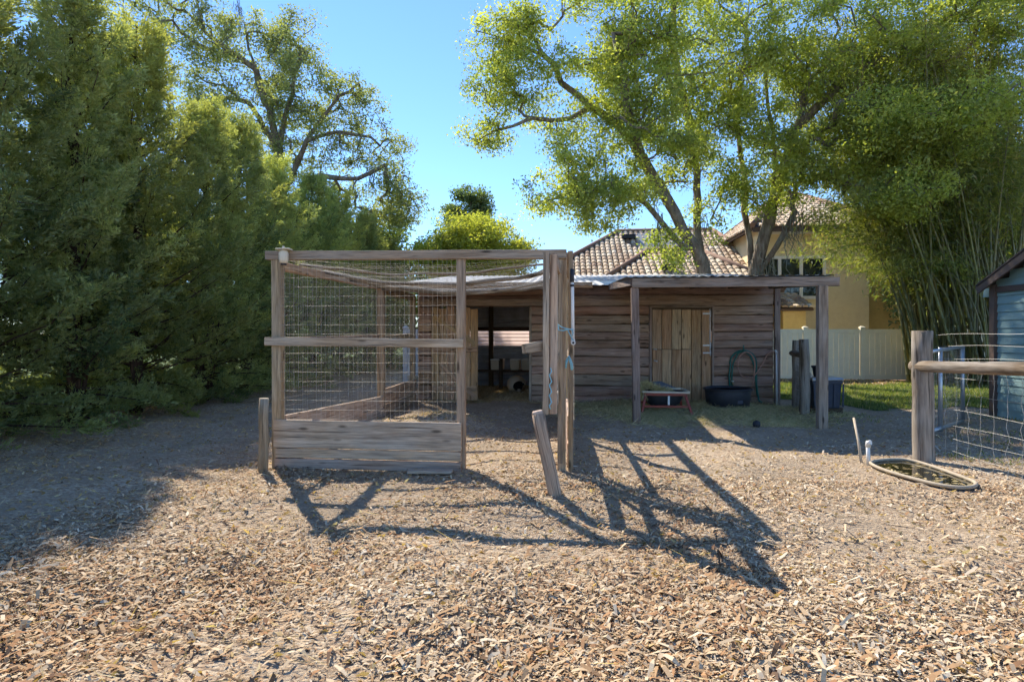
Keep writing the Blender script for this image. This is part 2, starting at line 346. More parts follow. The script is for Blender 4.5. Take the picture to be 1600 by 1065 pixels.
ground = sheet('ground', MATS['mulch_ground'], None, 0.0)
def lawn_r(x, y): return (x > 5.0 + wob(x, y) * .6) & (x < 17) & (y > 11.6 + wob(y, x) * .7 - .25 * (x - 6)) & (y < 17.3 + wob(x, y) * .6)
def lawn_l(x, y): return ((x < -9.0 + wob(x, y) * .6) & (y > 2)) | ((y > 24) & (x < -4))
def litter(x, y): return (x > 5.5) & (x < 17.5) & (y >= 17.2 + wob(x, y) * .5) & (y < 19.6)
prop(sheet('lawn', MATS['lawn_soil'], lawn_r, .006)); prop(sheet('lawn', MATS['lawn_soil'], lawn_l, .006))
prop(sheet('leaf_litter_bed', MATS['litter_soil'], litter, .004))
def scatter(n, x0, x1, y0, y1, mask=None):
    x = RNG.uniform(x0, x1, n); y = RNG.uniform(y0, y1, n)
    if mask is not None: k = mask(x, y); x = x[k]; y = y[k]
    return x, y
def blades(name, x, y, lo, hi, wd, mat, label, cat, z0=None, lie=0.0, dead=.1, clump=None):
    n = len(x); L = RNG.uniform(lo, hi, n); a = RNG.uniform(0, 2 * np.pi, n); tilt = np.clip(RNG.normal(lie, .28, n), 0, 1.55)
    D = np.stack([np.cos(a) * np.sin(tilt), np.sin(a) * np.sin(tilt), np.cos(tilt)], -1)
    z = hgt(x, y) if z0 is None else z0; P = np.stack([x, y, z + L * np.cos(tilt) * .45 + .004], -1)
    t = RNG.uniform(0, .85, n); t[RNG.uniform(size=n) < dead] = 1.0
    me = quads_mesh(name, leaf_quads(P, D, L, wd), mat, {'tint': t}); return prop(link(name, me, None), label, cat, kind='stuff')
# wood-chip mulch: loose chips lying over each other
def chips():
    xs, ys = [], []
    for n, y0, y1 in ((165000, 1.3, 3.6), (100000, 3.6, 5.8), (50000, 5.8, 8.6), (16000, 8.6, 11.8)):
        y = RNG.uniform(y0, y1, n); x = RNG.uniform(-1, 1, n) * (1.02 * y + 1.0) - .08 * y; xs.append(x); ys.append(y)
    x = np.concatenate(xs); y = np.concatenate(ys)
    # thinner where feet have trodden the ground bare, and in the dirt lane below the cedars
    den = .62 + .45 * np.sin(.9 * x + 1.3 * y) * np.sin(1.1 * y - .7 * x + 2) + .25 * np.sin(2.7 * x - 1.9 * y)
    lane = np.exp(-((x - (-4.6)) / 1.3) ** 2) * (y > 3.2)
    bare = np.exp(-((x - .2) / 1.1) ** 2 - ((y - 3.6) / .45) ** 2) * .6
    keep = RNG.uniform(size=len(x)) < np.clip(den, .16, 1) * (1 - .8 * lane) * (1 - bare) * np.where(y > 5.2, np.clip(1 - (y - 5.2) * .13, .4, 1), 1)
    pond = (((x - 3.63) / .34) ** 2 + ((y - 6.03) / .66) ** 2) < 1
    keep &= ~pond & ~((x > -2.9) & (x < 4.4) & (y > 11.5))
    x = x[keep]; y = y[keep]; n = len(x)
    L = np.exp(RNG.normal(np.log(.022), .6, n)); L = np.clip(L, .010, .12); W = L * RNG.uniform(.12, .42, n); W = np.clip(W, .004, .019)
    big = RNG.uniform(size=n) < .0012; L[big] = RNG.uniform(.14, .3, big.sum()); W[big] = RNG.uniform(.006, .018, big.sum())
    a = RNG.normal(.25, 1.0, n); tilt = RNG.normal(0, .2, n)
    D = np.stack([np.cos(a) * np.cos(tilt), np.sin(a) * np.cos(tilt), np.sin(tilt)], -1)
    S = np.stack([-np.sin(a), np.cos(a), RNG.normal(0, .25, n)], -1); S = unit(S); N = np.cross(D, S)
    P = np.stack([x, y, hgt(x, y) + .004 + np.abs(np.sin(tilt)) * L * .4 + RNG.uniform(0, .012, n)], -1)
    Lc = L[:, None] / 2; Wc = W[:, None] / 2; bend = (RNG.uniform(-.1, .28, n) * L)[:, None]; tp = RNG.uniform(.3, 1, (n, 1)); tq = RNG.uniform(.3, 1, (n, 1))
    a0 = P - D * Lc - S * Wc * tp; a1 = P - D * Lc * RNG.uniform(.7, 1, (n, 1)) + S * Wc * tp; b0 = P - S * Wc + N * bend; b1 = P + S * Wc + N * bend
    c0 = P + D * Lc - S * Wc * tq; c1 = P + D * Lc * RNG.uniform(.7, 1, (n, 1)) + S * Wc * tq
    C = np.concatenate([np.stack([a0, b0, b1, a1], 1), np.stack([b0, c0, c1, b1], 1)])
    patch = .5 + .5 * np.sin(1.7 * x + .6 * y + 1) * np.sin(1.3 * y - .9 * x)
    t = np.clip(RNG.beta(2.3, 1.6, n) - .20 * patch * (x < 1.2) - .10 * (RNG.uniform(size=n) < .2), 0, 1); t = np.concatenate([t, t])
    return prop(link('wood_chips', quads_mesh('wood_chips', C, MATS['chips'], {'tint': t}), None), 'tan and rusty wood chip mulch strewn over the yard', 'mulch', kind='stuff')
chips()
# dry leaves, twigs and straw mixed into the mulch
n = 5200; y = RNG.uniform(1.5, 10.5, n); x = RNG.uniform(-1, 1, n) * (y + .9)
blades('dry_leaves', x, y, .03, .075, .022, leaf_straw, 'curled dry brown leaves strewn over the mulch', 'leaves', lie=1.3, dead=.1)
n = 2600; y = RNG.uniform(1.6, 9, n); x = RNG.uniform(-1, 1, n) * (y + .9)
blades('twigs', x, y, .07, .26, .0045, leaf_straw, 'thin brown twigs and straws lying on the mulch', 'twigs', lie=1.45, dead=.15)
# ------------------------------------------------------------------ the wire pen
PX0, PX1, PY = -3.0, .06, 5.9
pen = thing('animal_pen', 'weathered timber and wire mesh animal pen in front of the shed', 'pen', (-1.5, 8.5, 0))
post_def = [((-2.985, PY), 2.24, .10, .10), ((-1.0, PY + .02), 2.235, .085, .09), ((.05, PY + .05), 2.22, .085, .10), ((.145, PY + .12), 2.29, .05, .10),
            ((-3.08, 9.8), 2.22, .125, .10), ((-3.02, 11.75), 2.2, .10, .10), ((.10, 9.7), 2.24, .10, .10), ((.10, 7.9), 2.23, .09, .09)]
for (x, y), z, w, d in post_def:
    plank('post', w_pen, pen, (x, y, -.2), (x + random.uniform(-.01, .01), y, z), w, d, up=(0, 1, 0), segs=4, jit=.003, ch=.007)
zt = 2.262
plank('top_rail', w_old, pen, (-3.10, PY - .02, zt), (.10, PY - .01, zt - .02), .09, .092, segs=6, jit=.003)
plank('middle_rail', w_old, pen, (-3.09, PY - .075, 1.345), (-.965, PY - .068, 1.325), .04, .09, segs=4, jit=.003)
plank('top_rail', w_pen, pen, (-2.99, PY + .06, 2.16), (-3.08, 9.85, 2.265), .09, .09, segs=5, jit=.005)
plank('top_rail', w_pen, pen, (-3.08, 9.86, 2.22), (-3.02, 11.9, 2.215), .045, .14, segs=3, jit=.004)
plank('middle_rail', w_old, pen, (-3.02, PY + .1, 1.345), (-3.12, 9.8, 1.38), .04, .09, segs=4, jit=.004)
plank('middle_rail', w_old, pen, (-3.10, 9.86, 1.36), (-3.03, 11.75, 1.41), .04, .09, segs=3, jit=.004)
plank('top_rail', w_old, pen, (.12, PY + .16, 2.25), (.12, 9.8, 2.24), .09, .08, segs=5, jit=.006)
plank('middle_rail', w_old, pen, (.155, PY + .18, 1.16), (.155, 9.7, 1.18), .04, .09, segs=4, jit=.005)
# kick boards
for z0, z1, dx in ((.222, .515, 0), (.118, .213, .02), (.005, .106, .01)):
    plank('kick_board', w_board, pen, (-2.99 + dx, PY - .07, (z0 + z1) / 2), (-.985 - dx * .3, PY - .066, (z0 + z1) / 2 - .012), .04, z1 - z0, segs=5, jit=.0025)
plank('kick_board', w_board, pen, (-2.95, PY + .06, .40), (-3.03, 9.74, .22), .04, .28, segs=5, jit=.004)
plank('kick_board', w_board, pen, (-2.94, PY + .06, .12), (-3.02, 9.74, .02), .04, .24, segs=5, jit=.004)
plank('kick_board', w_pen, pen, (-3.06, 9.86, .33), (-2.98, 11.85, .35), .04, .28, segs=4, jit=.004)
plank('kick_board', w_pen, pen, (-3.06, 9.86, .06), (-2.98, 11.85, .06), .04, .24, segs=4, jit=.004)
plank('kick_board', w_board, pen, (.13, PY + .2, .42), (.13, 9.65, .42), .035, .26, segs=5, jit=.004)
plank('kick_board', w_board, pen, (.13, PY + .2, .13), (.13, 9.65, .13), .035, .26, segs=5, jit=.004)
plank('cross_batten', w_pen, pen, (-3.1, 9.72, 2.29), (.6, 9.72, 2.27), .07, .09, segs=4, jit=.004)
def grid_wires(P, nu, nv, wu, wv, amp):
    # P(a, b) surface, a along, b up: wires at regular gaps, gently kinked
    L = []
    for j in range(nv + 1):
        b = j / nv; ph = random.uniform(0, 6); L.append([P(i / wu, b) + Vector((0, 0, amp * math.sin(3.1 * i / wu * 6 + ph) + random.uniform(-amp, amp) * .5)) for i in range(wu + 1)])
    for i in range(nu + 1):
        a = i / nu; L.append([P(a, k / wv) + Vector((random.uniform(-amp, amp) * .4, random.uniform(-amp, amp) * .4, 0)) for k in range(wv + 1)])
    return L
wires_mesh('wire_mesh', grid_wires(lambda a, b: Vector((-2.94 + 1.9 * a, PY - .047, .52 + 1.70 * b)), 38, 17, 14, 8, .002), .0014, m_wired, pen, (-1.95, PY, .5))
wires_mesh('wire_mesh', grid_wires(lambda a, b: Vector((-3.05 - .09 * a, PY + .1 + 3.7 * a, .52 - .18 * a + (1.66 + .2 * a) * b)), 74, 17, 30, 8, .008), .0014, m_wired, pen, (-3.07, 7.8, .5))
wires_mesh('wire_mesh', grid_wires(lambda a, b: Vector((-3.13 + .07 * a, 9.86 + 1.9 * a, .48 + 1.66 * b)), 38, 17, 14, 8, .004), .0015, m_wired, pen, (-3.1, 10.8, .5))
wires_mesh('wire_mesh', grid_wires(lambda a, b: Vector((.185, PY + .2 + 3.5 * a, .2 + 1.95 * b)), 35, 13, 24, 8, .008), .0011, m_wired, pen, (.19, 7.8, .2))
def netP(a, b):   # the sagging net that roofs the pen
    x = -2.96 + 3.02 * a; y = PY + .05 + 3.75 * b; s = 4 * a * (1 - a)
    return Vector((x, y, 2.235 - .02 * b - s * (.05 + .16 * math.sin(math.pi * min(1, b * 1.15)) + .03 * math.sin(9 * b + 2 * a))))
wires_mesh('roof_net', grid_wires(netP, 46, 56, 18, 26, .006), .0012, m_wired, pen, (-1.5, 7.8, 2.0))
for b_, r in ((.10, .016), (.30, .026), (.55, .030), (.76, .036), (.93, .032)):
    pts = [netP(i / 16, b_ + .012 * math.sin(i * 1.3 + b_ * 9)) + Vector((0, 0, random.uniform(-.006, .006))) for i in range(17)]
    MB().tube(pts, [r * random.uniform(.75, 1.25) for _ in pts], 6, jit=.2).build('net_fold', w_logdark, pen)
# gate, swung open towards the viewer
gate = MB().beam((.0, PY - .02, 2.08), (-.035, 5.06, 2.085), .075, .10, segs=3, jit=.003).build('gate', w_old, pen)
gate['label'] = 'open timber gate seen edge-on, bound with blue twine'
plank('stile', w_old, gate, (-.098, 5.05, .71), (-.092, 5.045, 2.14), .055, .085, up=(0, 1, 0), segs=5, ch=.008)
plank('stile', w_pen, gate, (-.033, 5.055, .715), (-.027, 5.055, 2.12), .07, .045, up=(0, 1, 0), segs=5, ch=.008)
plank('stile', w_pen, gate, (.03, PY - .05, .1), (.035, PY - .05, 2.18), .05, .06, up=(0, 1, 0), segs=4, ch=.008)
plank('rail', w_old, gate, (.0, PY - .06, 1.2), (-.03, 5.09, 1.21), .045, .10)
plank('rail', w_old, gate, (.0, PY - .06, .79), (-.03, 5.09, .79), .045, .13)
plank('brace', w_old, gate, (.005, PY - .08, .86), (-.02, 5.12, 1.96), .03, .08)
plank('latch_bar', w_old, gate, (-.11, 5.09, 1.315), (-.285, 4.96, 1.29), .05, .085, segs=2, ends=.012)
wires_mesh('gate_mesh', grid_wires(lambda a, b: Vector((.012 - .035 * a, PY - .06 - .78 * a, .8 + 1.25 * b)), 15, 12, 8, 8, .004), .0012, m_wire, gate, (0, 5.5, .8))
# things round the pen
prop(log('short_post', w_log, None, (-3.045, 5.70, -.1), (-3.04, 5.695, .755), .052, .047, 4, 12), 'short round timber post at the outer corner of the pen', 'post')
lg = thing('leaning_post', 'sawn round log leaning against the open pen gate', 'log', (-.01, 5.0, 0))
log('shaft', w_log, lg, (0.0, 4.98, -.06), (-.165, 5.0, .72), .060, .056, 6, 14, .004)
MB().tube([(-.165, 5.0, .72), (-.17, 5.0, .745)], [.055, .044], 14).build('sawn_end', w_board, lg)
plk = prop(MB().beam((-1.50, 5.66, H1(-1.3, 5.66) + .035), (-1.05, 5.69, H1(-1.1, 5.66) + .03), .10, .03, segs=3, jit=.002).build('loose_plank', w_board), 'grey loose plank lying flat before the kick boards', 'plank')
# cream lamp fixture on the corner
lm = thing('lamp_fixture', 'cream plastic lamp fixture fixed to the top corner of the pen', 'lamp', (-2.865, 5.78, 2.16))
MB().lathe((-2.865, 5.78, 2.165), [(.030, 0), (.042, .008), (.048, .04), (.050, .10), (.042, .125), (.03, .14)], 16).build('housing', m_cream, lm)
MB().lathe((-2.865, 5.78, 2.146), [(.022, 0), (.03, .004), (.03, .02)], 14).build('lens', m_black, lm)
MB().beam((-2.93, 5.77, 2.312), (-2.79, 5.79, 2.315), .12, .012, segs=2).build('cap', m_cream, lm)
MB().tube([(-2.865, 5.77, 2.31), (-2.862, 5.77, 2.345)], .012, 8).build('knob', m_cream, lm)
# pvc pipe and blue twine
pv = thing('pvc_pipe', 'white plastic pipe with black cap tied upright to the pen post', 'pipe', (.16, 5.78, 1.3))
MB().tube([(.155, 5.80, 2.02), (.16, 5.79, 1.7), (.163, 5.78, 1.36)], .0165, 12).build('tube', m_pvc, pv)
MB().tube([(.155, 5.80, 1.945), (.155, 5.80, 2.08)], .021, 12).build('cap', m_black, pv)
MB().tube([(.155, 5.80, 1.90), (.155, 5.80, 1.925)], .021, 12).build('clip', m_black, pv)
el = MB().tube([(.163, 5.80, 1.375), (.163, 5.78, 1.345), (.164, 5.745, 1.335), (.164, 5.71, 1.334)], [.02, .022, .022, .023], 12).build('elbow', m_pvc, pv)
MB().tube([(.164, 5.7102, 1.334), (.164, 5.705, 1.334)], .012, 10).build('bore_shade', m_black, el)  # solid black disc standing for the shade inside the open pipe end
def twine(name, label, pts_list, r, cat='rope'):
    b = MB()
    for p in pts_list: b.tube(p, r, 5, jit=.15)
    return prop(b.build(name, m_rope), label, cat)
twine('twine', 'frayed blue twine knotted round the plastic pipe and post', [[(.01, 5.78, 1.52), (.05, 5.76, 1.49), (.10, 5.75, 1.475), (.16, 5.75, 1.465), (.175, 5.79, 1.47)], [(.10, 5.755, 1.48), (.13, 5.75, 1.42), (.155, 5.745, 1.37), (.17, 5.75, 1.355)],
      [(.15, 5.75, 1.47), (.165, 5.745, 1.43), (.15, 5.745, 1.40)], [(.01, 5.78, 1.52), (.02, 5.77, 1.46), (.06, 5.755, 1.455), (.12, 5.75, 1.47)]], .006)
twine('twine', 'pale blue rope end hanging from the pen post below the pipe', [[(.09, 5.77, 1.14), (.11, 5.75, 1.18), (.125, 5.745, 1.165), (.14, 5.745, 1.12), (.15, 5.745, 1.06)], [(.11, 5.75, 1.18), (.12, 5.745, 1.2), (.135, 5.745, 1.17), (.15, 5.745, 1.12), (.158, 5.745, 1.07)],
      [(.105, 5.75, 1.17), (.095, 5.748, 1.13), (.09, 5.746, 1.08)]], .011)
twine('twine', 'faded blue twine wound down the gate stile', [[(-.055 + .012 * math.sin(k * 2.1), 5.008, 1.12 - k * .03) for k in range(13)]], .006)
# ------------------------------------------------------------------ the shed
SY = 12.0
def roofz(y): return 2.545 + .13 * (y - 11.8)
shed = thing('wooden_shed', 'low brown board-sided shed with tin roof and lean-to porch', 'shed', (.7, 13.5, 0))
def sid(x0, x1, z0, z1, up_to=None):
    # one lapped board: lower edge proud and slightly wavy
    n = max(2, int((x1 - x0) / .28)); b = MB(); vs = []; gs = []; off = random.uniform(0, 80); ph = random.uniform(0, 6)
    for i in range(n + 1):
        x = x0 + (x1 - x0) * i / n; e = .010 * math.sin(2.2 * x + ph) + random.uniform(-.009, .009); t = random.uniform(-.002, .002)
        hh = z1 - z0
        for (yy, zz) in ((SY - .012, z0 + e), (SY - .050 + t, z0 + e + .014), (SY - .058 + t, z0 + .45 * hh), (SY - .040 + t, z1 - .02), (SY - .012, z1 + e - .004), (SY - .002, z0 + .5 * hh)):
            vs.append((x, yy, zz)); gs.append((off + x, yy - SY + off * .07, zz))
    fs = [(i * 6 + k, i * 6 + 6 + k, i * 6 + 6 + (k + 1) % 6, i * 6 + (k + 1) % 6) for i in range(n) for k in range(6)] + [(5, 4, 3, 2, 1, 0), tuple(n * 6 + k for k in range(6))]
    return b.add(vs, fs, gs).build('siding_board', w_side, shed)
nrow = 13; zlo, zhi = .0, 2.44; cut = np.cumsum([0] + [random.uniform(.82, 1.18) for _ in range(nrow)]); cut = zlo + cut / cut[-1] * (zhi - zlo)
cut[int(np.argmin(abs(cut - 2.03)))] = 2.025
for r in range(nrow):
    z0 = float(cut[r]); z1 = float(cut[r + 1])
    if z0 > 2.0: segs = [(-2.93, .3), (.303, 4.39)]
    else:
        segs = [(-2.93, -2.62), (-.53, .18), (.183, 1.90), (3.205, 4.39)]
    for a, c in segs: sid(a, c, z0, z1)
# boarding behind the siding, so no daylight shows between the boards
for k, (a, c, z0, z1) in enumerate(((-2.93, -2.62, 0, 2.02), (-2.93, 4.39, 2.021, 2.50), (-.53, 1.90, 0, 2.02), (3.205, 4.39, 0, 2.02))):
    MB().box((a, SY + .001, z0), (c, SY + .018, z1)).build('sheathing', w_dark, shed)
# frame and inside
SB = 15.7
plank('corner_post', w_trim, shed, (-2.86, SY + .06, 0), (-2.86, SY + .06, 2.44), .14, .10, up=(0, 1, 0), segs=3)
plank('corner_trim', w_trim, shed, (4.46, SY - .06, 0), (4.46, SY - .06, 2.44), .11, .07, up=(0, 1, 0), segs=4)
plank('header', w_trim, shed, (-2.95, SY - .10, 2.115), (.30, SY - .10, 2.105), .05, .15, segs=5, jit=.003)
plank('door_jamb', w_trim, shed, (-.555, SY - .045, .0), (-.555, SY - .045, 2.03), .05, .06, up=(0, 1, 0), segs=3)
plank('door_jamb', w_dark, shed, (-2.60, SY + .01, .0), (-2.60, SY + .01, 2.03), .05, .06, up=(0, 1, 0), segs=3)
def corr(name, mat, parent, O, A, B, n, amp, segs, thick=.004, rnd=0.0):
    # corrugated sheet: O origin, A across the ribs (n waves), B along the ribs
    O, A, B = Vector(O), Vector(A), Vector(B); N = A.cross(B).normalized(); vs = []; k = n * 6
    for j in range(segs + 1):
        for i in range(k + 1):
            vs.append(O + A * (i / k) + B * (j / segs) + N * (amp * math.cos(2 * math.pi * i / 6) + random.uniform(-rnd, rnd)))
    fs = [(j * (k + 1) + i, j * (k + 1) + i + 1, (j + 1) * (k + 1) + i + 1, (j + 1) * (k + 1) + i) for j in range(segs) for i in range(k)]
    return MB().add(vs, fs, None, True).build(name, mat, parent)
corr('back_wall', m_tinw, shed, (-3, SB, .0), (0, 0, 1.14), (7.5, 0, 0), 11, .012, 1)
corr('skylight_strip', MATS['translucent_sheet'], shed, (-3, SB + .02, 1.10), (0, 0, .48), (7.5, 0, 0), 5, .010, 1)
corr('back_wall', m_tinw, shed, (-3, SB, 1.54), (0, 0, .95), (7.5, 0, 0), 9, .012, 1)  # stops short of the roof: unseen gap added to let sky light inside
for xw in (-2.98, 4.42):
    for r in range(7): plank('end_board', w_side, shed, (xw, SY + .1, .18 + r * .36), (xw, SB - .03, .18 + r * .36), .03, .35, segs=2)
for xw in (-2.98, 4.42):
    MB().add([(xw - .015, SY + .1, 2.517), (xw - .015, 15.67, 2.517), (xw - .015, 15.67, roofz(15.67) - .02), (xw - .015, SY + .1, roofz(SY + .1) - .02), (xw + .015, SY + .1, 2.517), (xw + .015, 15.67, 2.517), (xw + .015, 15.67, roofz(15.67) - .02), (xw + .015, SY + .1, roofz(SY + .1) - .02)],
             [(0, 1, 2, 3), (7, 6, 5, 4), (0, 4, 5, 1), (2, 6, 7, 3), (1, 5, 6, 2), (0, 3, 7, 4)]).build('end_board', w_side, shed)
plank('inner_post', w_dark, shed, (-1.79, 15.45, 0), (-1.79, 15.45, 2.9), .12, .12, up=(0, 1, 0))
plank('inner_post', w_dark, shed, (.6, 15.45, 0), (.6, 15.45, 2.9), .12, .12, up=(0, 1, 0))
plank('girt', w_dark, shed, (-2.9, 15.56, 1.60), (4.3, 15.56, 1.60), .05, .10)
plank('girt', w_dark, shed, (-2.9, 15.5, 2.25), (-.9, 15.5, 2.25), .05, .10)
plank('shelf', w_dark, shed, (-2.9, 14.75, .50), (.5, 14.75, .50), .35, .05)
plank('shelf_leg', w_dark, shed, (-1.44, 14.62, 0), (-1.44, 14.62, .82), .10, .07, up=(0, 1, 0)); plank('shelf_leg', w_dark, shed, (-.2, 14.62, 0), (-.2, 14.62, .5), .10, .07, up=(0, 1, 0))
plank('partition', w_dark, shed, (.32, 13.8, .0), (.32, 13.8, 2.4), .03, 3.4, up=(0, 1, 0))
corr('roof', m_tin, shed, (.75, 11.72, roofz(11.72)), (3.95, 0, 0), (0, 4.8, roofz(16.52) - roofz(11.72)), 26, .010, 2)
corr('roof', m_tin, shed, (-3.08, 9.62, roofz(9.62)), (3.87, 0, 0), (0, 6.9, roofz(16.52) - roofz(9.62)), 26, .010, 3, rnd=.001)  # both sheets lengthened at the unseen rear to block sun through the eave gap
plank('fascia', m_galv, shed, (.32, 11.76, 2.49), (1.22, 11.76, 2.49), .03, .10, segs=2)
plank('fascia', w_trim, shed, (1.22, 11.76, 2.48), (4.68, 11.76, 2.48), .03, .10, segs=3)
for xx in (-2.9, -1.4, .1): plank('rafter', w_dark, shed, (xx, 9.7, roofz(9.7) - .075), (xx, 15.6, roofz(15.6) - .075), .05, .11, segs=2)
# the open ledged and braced leaf, laid back over the wall
leaf = MB().beam((-2.62, SY - .125, 1.12), (-1.67, SY - .125, 1.12), .03, .12).build('door', w_door, shed); leaf['label'] = 'open plank door leaf with diagonal braces'
xs = np.linspace(-2.655, -1.655, 7)
for i in range(6): plank('door_plank', w_door, leaf, ((xs[i] + xs[i + 1]) / 2, SY - .095, .05), ((xs[i] + xs[i + 1]) / 2, SY - .095, 1.99 + random.uniform(-.03, .03)), .158, .022, up=(0, 1, 0), segs=3, jit=.002)
plank('brace', w_door, leaf, (-2.6, SY - .12, 1.82), (-1.72, SY - .12, 1.24), .022, .09); plank('brace', w_door, leaf, (-2.45, SY - .12, .80), (-1.72, SY - .12, .12), .022, .09)
plank('ledge', w_door, leaf, (-2.62, SY - .124, .30), (-1.69, SY - .124, .30), .024, .10)
# the shut stable door
dr = MB().beam((1.93, SY - .045, .0), (1.93, SY - .045, 1.99), .05, .07, up=(0, 1, 0)).build('door', w_trim, shed); dr['label'] = 'shut plank stable door below the porch'
plank('door_frame', w_trim, dr, (3.185, SY - .045, .0), (3.185, SY - .045, 1.99), .04, .07, up=(0, 1, 0)); plank('door_frame', w_trim, dr, (1.90, SY - .055, 2.008), (3.21, SY - .055, 2.008), .06, .035)
MB().box((1.95, SY + .01, 0), (3.17, SY + .03, 2.0)).build('backing', w_dark, dr)
xs = np.linspace(1.965, 3.16, 7)
for i in range(6):
    c = (xs[i] + xs[i + 1]) / 2; t = 1.945 + random.uniform(-.012, .012)
    if i < 4: sp = [(.03, 1.12), (1.135, t)]
    else: sp = [(.03, t)]
    for a, e in sp: plank('door_plank', w_door, dr, (c, SY - .03, a), (c, SY - .03, e), .188, .03, up=(0, 1, 0), segs=3, jit=.0015, ch=.007)
for z in (1.86, 1.21, 1.055):
    h = MB().beam((2.99, SY - .052, z), (3.13, SY - .052, z + .004), .010, .032).build('hinge', m_galv, dr)
    MB().tube([(3.145, SY - .062, z - .06), (3.145, SY - .062, z + .06)], .012, 8).build('pin', m_galv, h)
MB().box((3.125, SY - .068, 1.0), (3.135, SY - .05, 1.96)).build('stop_strip', m_galv, dr)
MB().tube([(2.0, SY - .07, .9), (2.07, SY - .08, .88)], .015, 8).build('latch', m_galv, dr); MB().tube([(1.99, SY - .06, 1.13), (2.06, SY - .07, 1.125)], .012, 8).build('latch', m_galv, dr)
# porch
plank('porch_post', w_trim, shed, (1.28, 9.26, -.2), (1.245, 9.25, 2.175), .12, .10, up=(0, 1, 0), segs=4, ch=.008)
plank('porch_post', w_trim, shed, (4.03, 9.02, -.2), (4.06, 9.08, 2.17), .14, .12, up=(0, 1, 0), segs=4, ch=.008)
plank('porch_beam', w_trim, shed, (1.2, 9.2, 2.245), (4.30, 9.06, 2.235), .06, .145, segs=6, jit=.002)
plank('porch_beam', w_trim, shed, (1.2, 9.24, 2.27), (1.08, 11.75, 2.40), .045, .12, segs=2); plank('porch_beam', w_trim, shed, (4.2, 9.1, 2.24), (4.25, 11.75, 2.40), .045, .12, segs=2)
for xx in (1.95, 2.7, 3.45): plank('porch_rafter', w_dark, shed, (xx, 9.23, 2.27), (xx, 11.75, 2.40), .045, .09)
corr('porch_roof', m_tin, shed, (1.1, 9.13, 2.335), (3.22, -.1, 0), (0, 2.7, .14), 22, .008, 2)
# ------------------------------------------------------------------ inside the shed
def bin_(x0, x1, z, label):
    t = thing('feed_bin', label, 'bin', ((x0 + x1) / 2, 14.72, z), 'white feed bins on the shed shelf'); c = ((x0 + x1) / 2, 14.72, z); w = (x1 - x0) / 2
    MB().lathe(c, [(w * 1.2, 0), (w * 1.32, .02), (w * 1.38, .22), (w * 1.34, .25)], 4, 1, .7, False, math.pi / 4).build('tub', m_cream, t)
    MB().lathe((c[0], c[1], z + .251), [(w * 1.46, 0), (w * 1.46, .02), (w * 1.36, .03)], 4, 1, .7, False, math.pi / 4).build('lid', m_pvc, t)
bin_(-1.70, -1.36, .53, 'cream feed bin on the shed shelf beside the inner post'); bin_(-1.20, -.93, .53, 'middle cream feed bin on the shelf in the shed'); bin_(-.90, -.62, .53, 'cream feed bin on the shed shelf nearest the door jamb')
x, y = scatter(26000, -2.8, .3, 11.6, 15.5, lambda x, y: RNG.uniform(size=len(x)) < np.clip((y - 11.4) / 1.2, .1, 1))
blades('straw_bedding', x, y, .06, .20, .006, leaf_straw, 'loose yellow straw bedding on the shed floor', 'straw', lie=1.35, dead=.3)
x, y = scatter(75000, -.3, 5.2, 8.8, 11.95, lambda x, y: RNG.uniform(size=len(x)) < np.clip(1.25 - ((x - 2.5) / 2.7) ** 2 - ((y - 11.0) / 2.1) ** 2, 0, 1) * (.65 + .35 * np.sin(3 * x + y)))
blades('spilt_hay', x, y, .06, .22, .0055, leaf_hay, 'greenish hay spilt over the ground before the shed', 'hay', lie=1.35, dead=.25)
x, y = scatter(3500, -2.8, -.2, 7.6, 9.6, lambda x, y: RNG.uniform(size=len(x)) < np.exp(-((x + 1.7) / .6) ** 2 - ((y - 8.5) / .6) ** 2))
blades('bedding_heap', x, y, .05, .16, .006, leaf_straw, 'heap of pale bedding straw in the middle of the pen', 'straw', lie=1.3, dead=.3)
def sheep():
    bm = bmesh.new()
    def blob(c, r, rx=0):
        m = Matrix.Translation(c) @ Matrix.Rotation(rx, 4, 'X') @ Matrix.Diagonal((*r, 1)); bmesh.ops.create_icosphere(bm, subdivisions=3, radius=1, matrix=m)
    blob((0, .12, .20), (.235, .40, .20)); blob((.0, -.10, .22), (.20, .2, .19)); blob((.05, -.2, .22), (.12, .16, .13))
    blob((.09, -.31, .17), (.075, .12, .085), .5); blob((.10, -.38, .10), (.048, .06, .05), .5)
    blob((-.01, -.27, .225), (.065, .02, .028)); blob((.185, -.28, .225), (.065, .02, .028))
    for sx in (-.12, .17): blob((sx, -.27, .035), (.04, .17, .036)); blob((sx * 1.4, .42, .05), (.06, .14, .05))
    me = bpy.data.meshes.new('sheep'); bm.to_mesh(me); bm.free(); me.materials.append(MATS['sheep_wool'])
    o = link('sheep', me, None, (-.97, 13.6, H1(-.97, 13.6) + .0)); md = o.modifiers.new('r', 'REMESH'); md.mode = 'VOXEL'; md.voxel_size = .014; md.use_smooth_shade = True
    s2 = o.modifiers.new('s', 'SMOOTH'); s2.factor = .5; s2.iterations = 3
    return prop(o, 'cream sheep with black face lying on straw inside the shed', 'sheep')

sheep()
